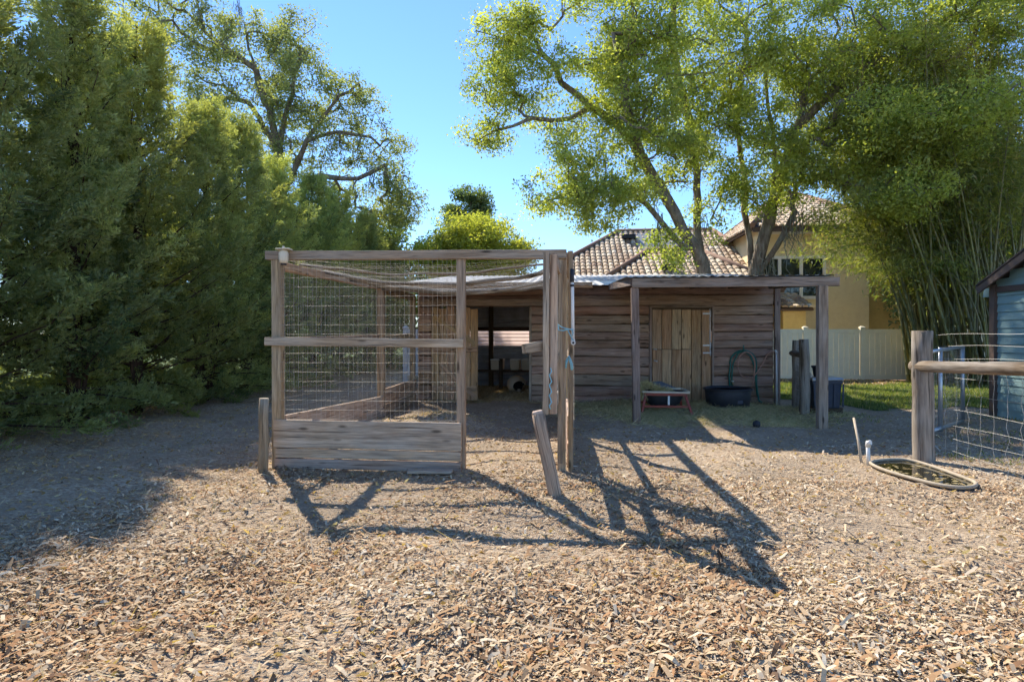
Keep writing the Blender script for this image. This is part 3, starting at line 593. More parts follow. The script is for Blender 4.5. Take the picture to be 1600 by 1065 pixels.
# ------------------------------------------------------------------ in front of the shed
fz = H1(2, 10.6)
fd = thing('hay_feeder', 'red steel framed feeder with dark tub full of hay', 'feeder', (1.95, 10.62, fz))
def rect_ring(b, x0, x1, y0, y1, z, r):
    p = [(x0, y0, z), (x1, y0, z), (x1, y1, z), (x0, y1, z)]
    for i in range(4): b.tube([p[i], p[(i + 1) % 4]], r, 8)
b = MB(); b.beam((1.53, 10.37, fz + .37), (2.36, 10.37, fz + .36), .07, .03); b.beam((1.53, 10.87, fz + .385), (2.36, 10.87, fz + .385), .07, .03); b.beam((1.545, 10.40, fz + .37), (1.545, 10.84, fz + .38), .07, .028); b.beam((2.345, 10.40, fz + .365), (2.345, 10.84, fz + .38), .07, .028)
b.build('rim', m_cream, fd)
for (xa, ya, xb, yb) in ((1.60, 10.39, 1.50, 10.25), (2.28, 10.39, 2.37, 10.2), (1.60, 10.85, 1.52, 10.98), (2.28, 10.85, 2.36, 11.0)):
    MB().beam((xa, ya, fz + .35), (xb, yb, fz - .02), .042, .042, up=(0, 1, 0)).build('leg', m_red, fd)
MB().beam((1.53, 10.29, fz + .12), (2.33, 10.27, fz + .12), .03, .04).build('stretcher', m_red, fd); MB().beam((1.53, 10.96, fz + .12), (2.34, 10.96, fz + .12), .03, .04).build('stretcher', m_red, fd)
MB().beam((1.56, 10.355, fz + .33), (2.32, 10.355, fz + .325), .03, .05).build('front_bar', m_red, fd)
MB().lathe((1.95, 10.62, fz + .10), [(.20, 0), (.27, .03), (.33, .16), (.345, .27), (.33, .27), (.31, .16), (.25, .06), (.02, .05)], 24, 1.05, .68).build('tub', m_black, fd)
vs = [(2.22, 10.88, fz + .36), (1.72, 10.88, fz + .36), (1.72, 10.9, fz + .50), (1.95, 10.91, fz + .52), (2.22, 10.9, fz + .41)]
MB().add(vs + [(a, c + .02, d) for a, c, d in vs], [(0, 1, 2, 3, 4), (9, 8, 7, 6, 5), (0, 4, 9, 5), (4, 3, 8, 9), (3, 2, 7, 8), (2, 1, 6, 7), (1, 0, 5, 6)]).build('back_flap', m_blue, fd)
MB().beam((1.99, 10.335, fz + .14), (1.995, 10.345, fz + .30), .035, .012, up=(0, 1, 0)).build('tag', m_white, fd)
n = 2600; th = RNG.uniform(0, 6.28, n); rr = np.sqrt(RNG.uniform(size=n)); x = 1.85 + .30 * rr * np.cos(th) - .12 * RNG.uniform(size=n); y = 10.62 + .2 * rr * np.sin(th)
z = fz + .33 + .16 * np.exp(-((x - 1.62) / .2) ** 2) * (1 - rr * .4) + RNG.uniform(-.03, .03, n)
blades('feeder_hay', x, y, .07, .22, .005, leaf_hay, 'grey-green hay heaped in the red feeder', 'hay', z0=z, lie=1.2, dead=.2)
n = 500; x = 1.50 + RNG.normal(0, .05, n); y = 10.42 + RNG.normal(0, .06, n); z = fz + RNG.uniform(.18, .42, n)
blades('hanging_hay', x, y, .1, .22, .005, leaf_hay, 'wisps of hay hanging over the feeder corner', 'hay', z0=z, lie=.4, dead=.2)
tz = H1(3.24, 11.05)
tb = thing('rubber_tub', 'low black rubber tub standing by the shed wall', 'tub', (3.24, 11.1, tz))
MB().lathe((3.24, 11.1, tz - .01), [(.35, 0), (.385, .03), (.425, .35), (.415, .365), (.405, .35), (.37, .05), (.02, .045)], 32).build('bowl', m_black, tb)
MB().lathe((3.24, 11.1, tz + .325), [(.42, 0), (.448, .004), (.448, .028), (.42, .04), (.408, .03), (.41, .0)], 32).build('rolled_rim', m_black, tb)
MB().box((3.30, 10.695, tz + .10), (3.39, 10.71, tz + .16)).build('drain_plug', m_blue, tb)
hz_ = 11.91
def loop(cx, cz, rx, rz, a0, a1, n=22, y=hz_, dy=0): return [(cx + rx * math.cos(a0 + (a1 - a0) * k / n), y + dy * k / n, cz + rz * math.sin(a0 + (a1 - a0) * k / n)) for k in range(n + 1)]
gh = thing('garden_hose', 'dark green hose looped over a hook on the shed wall', 'hose', (3.75, hz_, .1))
MB().tube([(3.50, 11.85, .33), (3.50, 11.9, .6), (3.53, hz_, .82)] + loop(3.78, .85, .26, .26, math.pi, 0.05, 14) + [(4.04, hz_, .7), (4.05, 11.92, .4), (4.07, 11.85, .1), (4.12, 11.8, .06)], .018, 8).build('coil', m_hoseg, gh)
MB().tube([(3.55, 11.87, .33), (3.55, 11.89, .6), (3.58, 11.9, .86), (3.68, 11.9, 1.06), (3.80, 11.9, 1.09), (3.92, 11.9, 1.0), (3.99, 11.89, .8), (4.02, 11.88, .5), (4.04, 11.86, .2)], .016, 8).build('coil', m_hoseg, gh)
MB().tube([(3.77, SY - .03, 1.09), (3.77, 11.86, 1.11), (3.77, 11.85, 1.22)], .012, 6).build('hook', m_hoseg, gh)
ph = thing('water_hose', 'dull pink hose hanging in a loop beside the green one', 'hose', (3.8, 11.87, .3))
MB().tube([(3.90, 11.84, .30), (3.97, 11.85, .5), (3.99, 11.86, .7)] + loop(3.83, .82, .17, .26, 0, math.pi * 1.6, 20, 11.865) + [(3.95, 11.86, .56), (4.05, 11.86, .68), (4.16, 11.87, .86), (4.25, 11.88, 1.04), (4.33, 11.89, 1.09), (4.41, 11.9, 1.09)], .013, 8).build('tube', m_hosep, ph)
rs = thing('standpipe', 'thin white standpipe at the shed corner', 'pipe', (4.43, 11.9, 0))
MB().tube([(4.44, 11.9, -.05), (4.43, 11.9, 1.06)], .017, 10).build('riser', m_pvc, rs); MB().tube([(4.43, 11.9, 1.05), (4.425, 11.9, 1.10), (4.39, 11.9, 1.105)], .023, 10).build('elbow', m_pvc, rs)
tp = thing('water_tap', 'small brass tap on a riser above the rubber tub', 'tap', (3.55, 11.88, .3))
MB().tube([(3.56, 11.9, .0), (3.56, 11.9, .45)], .012, 8).build('riser', m_hosep, tp); MB().tube([(3.56, 11.9, .44), (3.56, 11.86, .46), (3.56, 11.83, .43)], .016, 8).build('spout', m_brass, tp); MB().lathe((3.56, 11.88, .475), [(.012, 0), (.034, .006), (.034, .018), (.01, .022)], 10).build('handle', m_pvc, tp)
prop(MB().lathe((3.04, 8.95, H1(3.04, 8.95) - .01), [(.02, 0), (.05, .02), (.06, .055), (.05, .09), (.02, .11)], 14).build('rubber_ball', m_black), 'small black ball lying in the shade of the porch', 'ball')
# ------------------------------------------------------------------ right-hand yard
lf = thing('log_fence', 'short log fence of two round posts at the shed corner', 'fence', (4.4, 10.9, 0))
log('post', w_logdark, lf, (4.62, 11.4, -.2), (4.62, 11.4, 1.32), .085, .08, 5, 12); log('post', w_logdark, lf, (4.38, 10.45, -.2), (4.36, 10.45, 1.345), .09, .08, 5, 12)
log('rail', w_logdark, lf, (4.58, 11.5, 1.07), (4.37, 10.40, 1.06), .055, .06, 4, 10)
MB().tube([(4.6, 11.3, 1.2), (4.5, 10.9, 1.19), (4.38, 10.5, 1.24)], .003, 4).build('wire', m_wire, lf)
wires_mesh('wire_mesh', grid_wires(lambda a, b: Vector((4.56 - .2 * a, 11.3 - .8 * a, .15 + .85 * b)), 7, 7, 6, 6, .01), .002, m_wire, lf, (4.5, 10.9, .1))
tz = H1(4.85, 10.75)
tt = thing('storage_tote', 'dark blue plastic tote with pale lid set on a block', 'tote', (4.85, 10.8, tz))
MB().lathe((4.85, 10.8, tz + .10), [(.36, 0), (.38, .02), (.425, .44), (.45, .45), (.45, .49), (.42, .5)], 4, 1, .72, False, math.pi / 4).build('box', m_blue, tt)
MB().lathe((4.85, 10.8, tz + .601), [(.47, 0), (.475, .025), (.44, .045), (.36, .05)], 4, 1, .72, False, math.pi / 4).build('lid', m_galv, tt)
for xx in (4.62, 4.78, 4.93, 5.08): MB().beam((xx, 10.563, tz + .13), (xx, 10.545, tz + .54), .03, .012, up=(0, 1, 0)).build('rib', m_blue, tt)
plank('block', w_dark, tt, (4.55, 10.8, tz + .05), (5.12, 10.8, tz + .05), .3, .12)
fp = thing('flower_pot', 'black plastic flower pot standing on the tote lid', 'pot', (4.78, 10.78, tz + .65))
MB().lathe((4.78, 10.78, tz + .652), [(.10, 0), (.125, .16), (.14, .165), (.142, .20), (.128, .2), (.11, .12), (.01, .11)], 20).build('pot', m_black, fp); MB().lathe((4.78, 10.78, tz + .80), [(.11, 0), (.118, .01), (.05, .03)], 14).build('soil', MATS['litter_soil'], fp)
rk = prop(MB().lathe((4.54, 10.74, tz + .652), [(.04, 0), (.06, .03), (.05, .07), (.02, .09)], 7, 1.3, 1, True).build('stone', m_stick), 'small tan stone beside the flower pot', 'stone')
prop(MB().tube([gp(1347, 724) + Vector((0, 0, -.05)), gp(1347, 724).lerp(at(1334, 653, 6.5), .5) + Vector((.006, 0, 0)), at(1334, 653, 6.6)], [.016, .015, .013], 8, jit=.06).build('garden_stake', m_stick), 'pale wooden stake leaning in the ground beside the pond', 'stake')
# pond ring
pc = [gp(*q) for q in [(1356, 726), (1385, 722), (1420, 722), (1460, 734), (1500, 749), (1526, 759), (1524, 766), (1500, 768), (1465, 763), (1430, 754), (1395, 744), (1370, 735)]]
def smooth_loop(P, it=2):
    P = [Vector(p) for p in P]
    for _ in range(it): P = [q for i in range(len(P)) for q in (P[i].lerp(P[(i + 1) % len(P)], .25), P[i].lerp(P[(i + 1) % len(P)], .75))]
    return P
lp = smooth_loop(pc); pd = thing('pond', 'shallow dark puddle pond edged by a bent pale pipe', 'pond', (3.6, 6.0, 0))
MB().tube([p + Vector((0, 0, .035)) for p in lp + lp[:1]], .0175, 8, caps=False).build('pipe_edge', m_stick, pd)
MB().add([(p.x, p.y, .022) for p in lp], [tuple(range(len(lp)))]).build('water', MATS['pond_water'], pd)
MB().add([(p.x, p.y, .034) for p in lp] + [(p.x, p.y, -.05) for p in lp], [(i, (i + 1) % len(lp), len(lp) + (i + 1) % len(lp), len(lp) + i) for i in range(len(lp))]).build('liner', m_black, pd)
n = 90; q = RNG.integers(0, len(lp), n); cen = sum(lp, Vector()) / len(lp); f = np.sqrt(RNG.uniform(0, .95, n))
PP = np.array([[cen.x + (lp[i].x - cen.x) * g, cen.y + (lp[i].y - cen.y) * g, .0245] for i, g in zip(q, f)]); an = RNG.uniform(0, 6.28, n); DD = np.stack([np.cos(an), np.sin(an), np.zeros(n)], -1); SS = np.stack([-np.sin(an), np.cos(an), np.zeros(n)], -1); ll = RNG.uniform(.01, .05, (n, 1))
prop(link('floating_debris', quads_mesh('floating_debris', np.stack([PP - DD * ll, PP + SS * ll * .3, PP + DD * ll, PP - SS * ll * .3], 1), leaf_straw, {'tint': RNG.uniform(0, 1, n)}), pd), kind='stuff').location = -ORG[pd]
c0 = gp(1357, 726); MB().tube([c0 + Vector((0, 0, .0)), c0 + Vector((-.005, 0, .22))], .020, 10).build('inlet_pipe', m_pvc, pd); MB().tube([c0 + Vector((-.005, 0, .20)), c0 + Vector((-.006, -.01, .245)), c0 + Vector((.01, -.03, .25))], .027, 10).build('inlet_elbow', m_pvc, pd)
# field fence running towards the viewer
ff = thing('field_fence', 'thick round fence post with log rail and woven wire', 'fence', (4.1, 6.0, 0))
log('post', w_logdark, ff, (4.10, 6.72, -.25), (4.075, 6.70, 1.46), .108, .10, 7, 16, .006)
log('rail', w_logdark, ff, (4.03, 6.80, 1.065), (4.14, 3.4, 1.16), .062, .066, 8, 12, .01)
log('post', w_logdark, ff, (4.2, 3.3, -.25), (4.2, 3.3, 1.46), .105, .10, 6, 14, .006)
hs = [1.41, 1.29, 1.16, .96, .80, .62, .46, .32, .18, .07]
L = []
for z in hs: L.append([Vector((4.19 - .0 * k, 6.66 - 3.3 * k / 16, z + .05 * (k / 16) + .009 * math.sin(k * .8 + z * 9) - .02 * (1 if z < .9 else 0) * math.sin(math.pi * k / 16))) for k in range(17)])
for k in range(18):
    y = 6.5 - k * .17; L.append([Vector((4.19 + .012 * math.sin(3 * j + k), y + .012 * math.sin(2.2 * j + 2 * k), .06 + 1.1 * j / 9)) for j in range(10)])
wires_mesh('woven_wire', L, .0017, m_wire, ff, (4.2, 5, 0))
tgz = 0
tg = thing('tube_gate', 'galvanised tube gate standing ajar behind the thick fence post', 'gate', (5.7, 8.7, 0))
A = Vector((4.80, 7.82, 0)); B = Vector((6.55, 9.75, 0)); 
def gl(t, z): return A.lerp(B, t) + Vector((0, 0, z))
for z0, z1 in ((.14, .03), (.95, .98), (1.19, 1.23)): MB().tube([gl(0, z0), gl(1, z1)], .026, 10).build('rail', m_galv, tg)
for t in (0, .34, 1): MB().tube([gl(t, .06), gl(t, 1.24)], .028, 10).build('upright', m_galv, tg)
wires_mesh('wire_mesh', grid_wires(lambda a, b: gl(a, .1 + 1.08 * b), 25, 11, 6, 6, .004), .0016, m_wire, tg, (5.7, 8.7, 0))
# teal shed at the edge of the picture, gable towards the yard
ts = thing('teal_shed', 'teal painted board shed with brown trim by the bamboo', 'shed', (9, 9.4, 0))
X0, Ya, Yb, EZ, PK = 7.70, 10.62, 7.8, 2.24, 2.9; Ym = (Ya + Yb) / 2
nb = 15; hb = EZ / nb * 1.0
def roofline(y): return EZ + (PK - EZ) * (1 - abs(y - Ym) / (Ya - Ym))
for r in range(21):
    z0 = r * .14; z1 = z0 + .155
    if z0 > PK - .06: break
    ya, yb = (Ya, Yb)
    if z1 > EZ:
        f = max(0.03, 1 - (z0 - EZ) / (PK - EZ)); ya = Ym + (Ya - Ym) * f; yb = Ym - (Ym - Yb) * f
    MB().add([(X0 - .022, ya, z0), (X0 - .022, yb, z0), (X0 - .004, yb, z1), (X0 - .004, ya, z1), (X0 + .02, ya, z0), (X0 + .02, yb, z0), (X0 + .02, yb, z1), (X0 + .02, ya, z1)],
             [(0, 3, 2, 1), (4, 5, 6, 7), (0, 1, 5, 4), (2, 3, 7, 6), (1, 2, 6, 5), (0, 4, 7, 3)]).build('siding_board', m_teal, ts)
MB().box((X0 + .03, Yb, 0), (X0 + 3.2, Yb + .05, EZ)).build('side_wall', m_teal, ts); MB().box((X0 + .03, Ya - .05, 0), (X0 + 3.2, Ya, EZ)).build('side_wall', m_teal, ts); MB().box((X0 + 3.2, Yb, 0), (X0 + 3.25, Ya, EZ)).build('rear_wall', m_teal, ts)
MB().beam((X0 - .035, Ya + .03, 0), (X0 - .035, Ya + .03, EZ + .06), .12, .07, up=(1, 0, 0)).build('corner_trim', m_tealtrim, ts); MB().beam((X0 - .035, Yb - .03, 0), (X0 - .035, Yb - .03, EZ), .12, .07, up=(1, 0, 0)).build('corner_trim', m_tealtrim, ts)
MB().beam((X0 - .04, Ya - .05, EZ - .03), (X0 - .04, Yb, EZ - .03), .035, .10).build('belt_board', m_tealtrim, ts)
for s, ye in ((1, Ya + .18), (-1, Yb - .18)):
    ez = EZ - (PK - EZ) / (Ya - Ym) * .18
    MB().beam((X0 - .20, ye, ez + .06), (X0 - .20, Ym, PK + .06), .035, .13).build('barge_board', m_tealtrim, ts)
    MB().add([(X0 - .23, ye, ez + .13), (X0 + 3.4, ye, ez + .13), (X0 + 3.4, Ym, PK + .14), (X0 - .23, Ym, PK + .14), (X0 - .23, ye, ez + .16), (X0 + 3.4, ye, ez + .16), (X0 + 3.4, Ym, PK + .17), (X0 - .23, Ym, PK + .17)],
             [(0, 1, 2, 3), (4, 5, 6, 7), (0, 1, 5, 4), (0, 3, 7, 4), (1, 2, 6, 5)]).build('roof', m_shingle, ts)
# vinyl privacy fence
def vinyl(name, label, x0, n, y, step, ht, mat, z0=.02, skip=()):
    t = thing(name, label, 'fence', (x0 + n * step / 2, y, 0))
    for i in range(n + 1):
        x = x0 + i * step; p = MB().box((x - .065, y - .065, -.1), (x + .065, y + .065, ht + .02)).build('post', mat, t)
        MB().lathe((x, y, ht + .021), [(.11, 0), (.11, .025), (.03, .06)], 4, smooth=False, rot=math.pi / 4).build('cap', mat, p)
        if i == n: break
        q = MB(); a = x + .07; c = x + step - .07; nbd = int((c - a) / .15); w = (c - a) / nbd
        for k in range(nbd): q.beam((a + (k + .5) * w, y, z0 + .1), (a + (k + .5) * w, y, ht - .1), w - .004, .03, up=(0, 1, 0), ch=.010)
        pn = q.build('panel', mat, t)
        MB().box((a - .01, y - .03, ht - .14), (c + .01, y + .03, ht - .015)).build('rail', mat, pn); MB().box((a - .01, y - .031, z0), (c + .01, y + .031, z0 + .15)).build('rail', mat, pn)
    return t
vinyl('vinyl_fence', 'beige vinyl privacy fence between the yard and the yellow house', 2.70, 9, 19.0, 1.755, 1.64, m_vinyl)
vinyl('vinyl_fence', 'white vinyl fence panel glimpsed past the pen beside the shed', -4.42, 2, 16.4, 1.1, 1.62, m_whitevinyl, .25)
# ------------------------------------------------------------------ house beyond the fence
house = thing('stucco_house', 'yellow stucco house with barrel tile roof beyond the fence', 'house', (9, 30, 0))
def tiles(b, P0, P1, P2, P3=None, w=.27, l=.36):
    # barrel tiles over a roof plane: eave P0->P1, top edge P3->P2 (or apex P2)
    P0, P1, P2 = Vector(P0), Vector(P1), Vector(P2); P3 = Vector(P3) if P3 is not None else P2
    e = (P1 - P0).normalized(); n = e.cross((P3 - P0)).normalized()
    if n.z < 0: n = -n
    s = n.cross(e); 
    if s.z < 0: s = -s
    hgt_ = (P3 - P0).dot(s); aL = (P3 - P0).dot(e); aR = (P2 - P0).dot(e); W0 = (P1 - P0).length; T = []
    rows = int(hgt_ / l) + 1
    for r in range(rows):
        y0 = r * l; f = min(1, (y0 + .5 * l) / hgt_); xa = aL * f; xb = W0 + (aR - W0) * f; k = math.ceil(xa / w)
        while (k + 1) * w <= xb + .12:
            xc = (k + .5) * w; vs = []
            for (yy, lift) in ((y0 - .03, .05), (y0 + l, .012)):
                for a in range(5):
                    an = math.pi * a / 4; vs.append(P0 + e * (xc + math.cos(an) * w * .47) + s * yy + n * (math.sin(an) * w * .36 + lift))
            b.add(vs, [(a, a + 1, a + 6, a + 5) for a in range(4)] + [(4, 3, 2, 1, 0)], None, False); T.append(5); k += 1
    return T
def tile_roof(planes, parent, name='tiles'):
    b = MB(); T = []
    for p in planes: T += tiles(b, *p)
    o = b.build(name, MATS['roof_tile'], parent); o['kind'] = 'stuff'
    me = o.data; tint = np.repeat(np.clip(RNG.normal(.6, .22, len(T)), 0, 1), T); a = me.attributes.new('tint', 'FLOAT', 'FACE'); a.data.foreach_set('value', tint.astype(np.float32)); return o
def slab(name, pts, parent, mat, t=.12):
    V = [Vector(p) for p in pts]; n = (V[1] - V[0]).cross(V[2] - V[0]).normalized()
    if n.z < 0: n = -n
    k = len(V); return MB().add([v - n * .01 for v in V] + [v - n * t for v in V], [tuple(range(k)), tuple(range(2 * k - 1, k - 1, -1))] + [(i, (i + 1) % k, k + (i + 1) % k, k + i) for i in range(k)]).build(name, mat, parent)
def hip(x0, x1, y0, y1, ez, rz, rx0, rx1, parent):
    ym = (y0 + y1) / 2; c = [(x0, y0, ez), (x1, y0, ez), (x1, y1, ez), (x0, y1, ez)]; a = (rx0, ym, rz); d = (rx1, ym, rz)
    r = slab('roof', [c[0], c[1], d, a], parent, m_tealtrim); slab('roof_slope', [c[3], c[0], a], r, m_tealtrim); slab('roof_slope', [c[1], c[2], d], r, m_tealtrim); slab('roof_slope', [c[2], c[3], a, d], r, m_tealtrim)
    tile_roof([(c[0], c[1], d, a), (c[3], c[0], a), (c[1], c[2], d)], r)
    for p, q in ((c[0], a), (c[1], d), (a, d), (c[3], a), (c[2], d)): MB().tube([Vector(p) + Vector((0, 0, .08)), Vector(q) + Vector((0, 0, .08))], .13, 6).build('ridge_tile', m_shtile, r)
    MB().box((x0 + .05, y0 + .02, ez - .2), (x1 - .05, y0 + .06, ez - .02)).build('gutter', m_tealtrim, r); return r
m_shtile = plain('ridge_tile', (.26, .16, .115), .85, .2, 0, .2, 8)
MB().box((-.6, 27.2, 0), (9.8, 35.3, 4.0)).build('wall', m_stucco, house)
rA = hip(-1.3, 10.3, 26.5, 35.9, 3.95, 7.0, 3.3, 8.3, house)
MB().box((1.9, 24.2, 0), (8.6, 27.3, 3.3)).build('wall', m_stucco, house)
rC = hip(1.4, 9.2, 23.7, 30.6, 3.35, 5.35, 4.25, 6.6, house)
def roofpanel(u0, u1, v0, v1, y0, z0, y1, z1): pass
s_ = (7.0 - 3.95) / 4.7
def onroof(x, y, h=0): return (x, y, 3.95 + (y - 26.5) * s_ + h)
vs = [onroof(4.35, 28.9, .16), onroof(6.9, 28.9, .16), onroof(6.9, 30.8, .16), onroof(4.1, 30.8, .16)]
slab('roof_panel', vs, house, m_panel, .08)
for x, y in ((3.75, 30.3),): MB().beam(onroof(x - .35, y, .2), onroof(x + .35, y, .2), .5, .22).build('roof_vent', m_black, house)
MB().beam((4.5, 25.2, 3.35 + 1.5 * .58 + .18), (5.1, 25.2, 3.35 + 1.5 * .58 + .18), .5, .22).build('roof_vent', m_black, house)
# two-storey wing
MB().box((8.9, 26.0, 0), (13.6, 34, 6.2)).build('wall', m_stucco2, house); MB().box((13.55, 27.5, 0), (21, 34, 5.9)).build('wall', m_stucco, house)
rB = hip(8.4, 14.6, 25.3, 34.5, 6.1, 8.5, 11.3, 12.2, house); rD = hip(13.3, 21.8, 26.8, 34.8, 5.85, 8.0, 17.0, 18.0, house)
def window(x0, x1, z0, z1, y, parent, n=2):
    f = MB(); t = .13
    f.box((x0 - t, y - .07, z0 - t), (x1 + t, y - .01, z0)); f.box((x0 - t, y - .07, z1), (x1 + t, y - .01, z1 + t)); f.box((x0 - t, y - .07, z0), (x0, y - .01, z1)); f.box((x1, y - .07, z0), (x1 + t, y - .01, z1))
    w = f.build('window', m_white, parent); d = (x1 - x0) / n
    for i in range(n):
        MB().box((x0 + i * d + .02, y - .03, z0 + .01), (x0 + (i + 1) * d - .02, y - .02, z1 - .01)).build('pane', MATS['window_glass'], w)
        if i: MB().box((x0 + i * d - .07, y - .065, z0), (x0 + i * d + .07, y - .012, z1)).build('mullion', m_white, w)
    MB().box((x0 + .02, y - .045, (z0 + z1) / 2 - .03), (x1 - .02, y - .032, (z0 + z1) / 2 + .03)).build('transom', m_white, w)
wa = onY(1184, 463, 26); wb = onY(1285, 404, 26); window(wa.x, wb.x, wa.z, wb.z, 26.0, house, 3)
wa = onY(1176, 430, 27); window(15.9, 16.7, .9, 2.2, 27.5, house, 1)
MB().box((8.9, 25.94, 5.9), (13.6, 25.99, 6.02)).build('wall_band', m_white, house)
MB().tube([(14.25, 27.44, .1), (14.25, 27.44, 5.8)], .06, 8).build('downspout', m_tealtrim, house)
r2 = slab('low_roof', [(9.2, 24.2, 2.55), (10.5, 24.2, 2.55), (10.5, 26, 3.2), (9.2, 26, 3.2)], house, m_tealtrim); tile_roof([((9.2, 24.2, 2.55), (10.5, 24.2, 2.55), (10.5, 26, 3.2), (9.2, 26, 3.2))], r2)
MB().box((9.4, 24.5, 0), (10.3, 26, 2.5)).build('bay_wall', m_stucco, house)
r3 = slab('low_roof', [(15.0, 25.6, 2.75), (18.6, 25.6, 2.75), (18.6, 27.5, 3.5), (15, 27.5, 3.5)], house, m_tealtrim); tile_roof([((15, 25.6, 2.75), (18.6, 25.6, 2.75), (18.6, 27.5, 3.5), (15, 27.5, 3.5))], r3)
MB().box((15.2, 25.9, 0), (15.5, 26.2, 2.7)).build('porch_pillar', m_stucco2, house); MB().box((18.1, 25.9, 0), (18.4, 26.2, 2.7)).build('porch_pillar', m_stucco2, house)
# ------------------------------------------------------------------ grass
x, y = scatter(60000, 4.5, 17, 10.8, 17.8, lawn_r); blades('grass', x, y, .04, .11, .012, leaf_grass, 'short green lawn grass beyond the shed corner', 'grass', lie=.5)
x, y = scatter(26000, -15, -9, 5, 22, lawn_l); blades('grass', x, y, .05, .16, .016, leaf_grass, 'sunlit grass beyond the row of cedars', 'grass', lie=.5)
x, y = scatter(5000, -7.9, -5.4, 5.5, 18); blades('fallen_needles', x, y, .06, .18, .006, leaf_straw, 'brown fallen needles and twigs below the cedars', 'litter', lie=1.45, dead=.1)
x, y = scatter(5000, 5.5, 17, 17, 19); blades('fallen_leaves', x, y, .05, .1, .03, leaf_straw, 'dry brown leaves along the vinyl fence', 'litter', lie=1.35, dead=.2)
x, y = scatter(2600, 4.4, 8, 6.6, 11.5, lambda x, y: np.sin(2.1 * x + 1) * np.sin(1.7 * y) > .25); blades('weeds', x, y, .03, .09, .01, leaf_grass, 'sparse weeds in the dirt behind the field fence', 'weeds', lie=.7)
# ------------------------------------------------------------------ trees
def link_tree(name, label, cat, loc, parts, group=None):
    t = thing(name, label, cat, loc, group)
    for pn, me in parts:
        o = bpy.data.objects.new(pn, me); COL.objects.link(o); o.parent = t
    return t
def copy_tree(t, label, loc, rz, sc):
    c = t.copy(); COL.objects.link(c); c.location = loc; c.rotation_euler = (0, 0, rz); c.scale = sc; c['label'] = label
    for ch in list(t.children):
        d = ch.copy(); COL.objects.link(d); d.parent = c
    return c
def tmesh(b, name, mat):
    o = b.build(name, mat, None, (0, 0, 0)); me = o.data; bpy.data.objects.remove(o); return me
def cedar_meshes(H, R, nl, seed):
    # juniper: plume-like limbs, each feathered with flat sprays; dark inner twigs
    rs = np.random.RandomState(seed); b = MB(); P = []; D = []; L = []; T = []
    tr = [(rs.normal(0, .05), rs.normal(0, .05), H * k / 8 - (.2 if k == 0 else 0)) for k in range(9)]; b.tube(tr, [.10 * (1 - k / 8.5) + .010 for k in range(9)], 8, jit=.12)
    for j in range(2):
        a = rs.uniform(0, 6.28); b.tube([(.1 * math.cos(a), .1 * math.sin(a), 0), (.25 * math.cos(a), .25 * math.sin(a), 1.0), (.4 * math.cos(a), .4 * math.sin(a), 2.4)], [.04, .03, .012], 5)
    def spray(c, d, ln, tint):
        n = 34; up = np.array([0, 0, 1.0]) + rs.normal(0, .5, 3); s = np.cross(d, up); s /= np.linalg.norm(s)
        t = rs.uniform(0, 1, n); sg = np.where(rs.uniform(size=n) < .5, -1, 1); w = .42 * ln * (1 - t) ** .8 * rs.uniform(.1, 1, n)
        p = c + d * (ln * (t * .85 + .25 * w / ln))[:, None] + s * (sg * w)[:, None] + rs.normal(0, .018, (n, 3)); p[:, 2] -= .10 * ln * t * t
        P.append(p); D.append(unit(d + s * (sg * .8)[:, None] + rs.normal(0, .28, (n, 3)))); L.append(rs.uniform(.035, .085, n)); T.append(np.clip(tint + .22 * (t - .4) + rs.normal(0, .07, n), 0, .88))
    for i in range(nl):
        f = ((i + rs.uniform()) / nl); z = .14 + (H - .54) * f ** 1.0
        r = R * (1.0 if f > .06 else .9) * (1.05 - f ** 1.8) * rs.choice([rs.uniform(.55, .8), rs.uniform(.85, 1.1), rs.uniform(1.05, 1.35)]); r = max(r, .3)
        a = i * 2.399 + rs.uniform(-.4, .4); o = np.array([math.cos(a), math.sin(a), 0]); rise = (rs.uniform(.15, .55) + .75 * f) if f > .08 else rs.uniform(-.15, .1)
        pts = [np.array([0, 0, z]) + o * r * q + np.array([rs.normal(0, .03), rs.normal(0, .03), rise * r * q * (.6 + .6 * q) - (.1 * r * q * q if f < .4 else 0)]) for q in (0, .2, .4, .6, .8, 1)]
        if i % 2 == 0 or f < .3: b.tube(pts, [.020, .018, .015, .011, .007, .003], 3, caps=False)
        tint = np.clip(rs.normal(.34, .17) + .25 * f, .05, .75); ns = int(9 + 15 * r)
        for s in range(ns):
            q = .12 + .88 * ((s + rs.uniform()) / ns) ** .75; k = min(4, int(q * 5)); c = pts[k] + (pts[k + 1] - pts[k]) * (q * 5 - k)
            th = rs.uniform(0, 6.28); pl = .30 * (1.15 - q) * rs.uniform(.2, 1.2); ax = np.array([-o[1], o[0], 0]); c = c + ax * math.cos(th) * pl + np.array([0, 0, 1.]) * math.sin(th) * pl * .8
            d = o * rs.uniform(.6, 1.2) + ax * rs.normal(0, .55) + np.array([0, 0, rs.normal(.75, .4)]); spray(c, d / np.linalg.norm(d), rs.uniform(.2, .42), tint)
    for i in range(40):   # bare dead twigs low inside
        a = rs.uniform(0, 6.28); z = rs.uniform(.3, 3.2); l = R * rs.uniform(.5, .95); b.tube([(0, 0, z), (l * .5 * math.cos(a), l * .5 * math.sin(a), z + rs.uniform(-.1, .3)), (l * math.cos(a + .2), l * math.sin(a + .2), z + rs.uniform(-.2, .5))], [.012, .008, .003], 3, caps=False)
    P = np.concatenate(P); D = np.concatenate(D); L = np.concatenate(L); T = np.concatenate(T)
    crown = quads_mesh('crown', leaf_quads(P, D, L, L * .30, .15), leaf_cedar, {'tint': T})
    return tmesh(b, 'trunk', MATS['cedar_bark']), crown
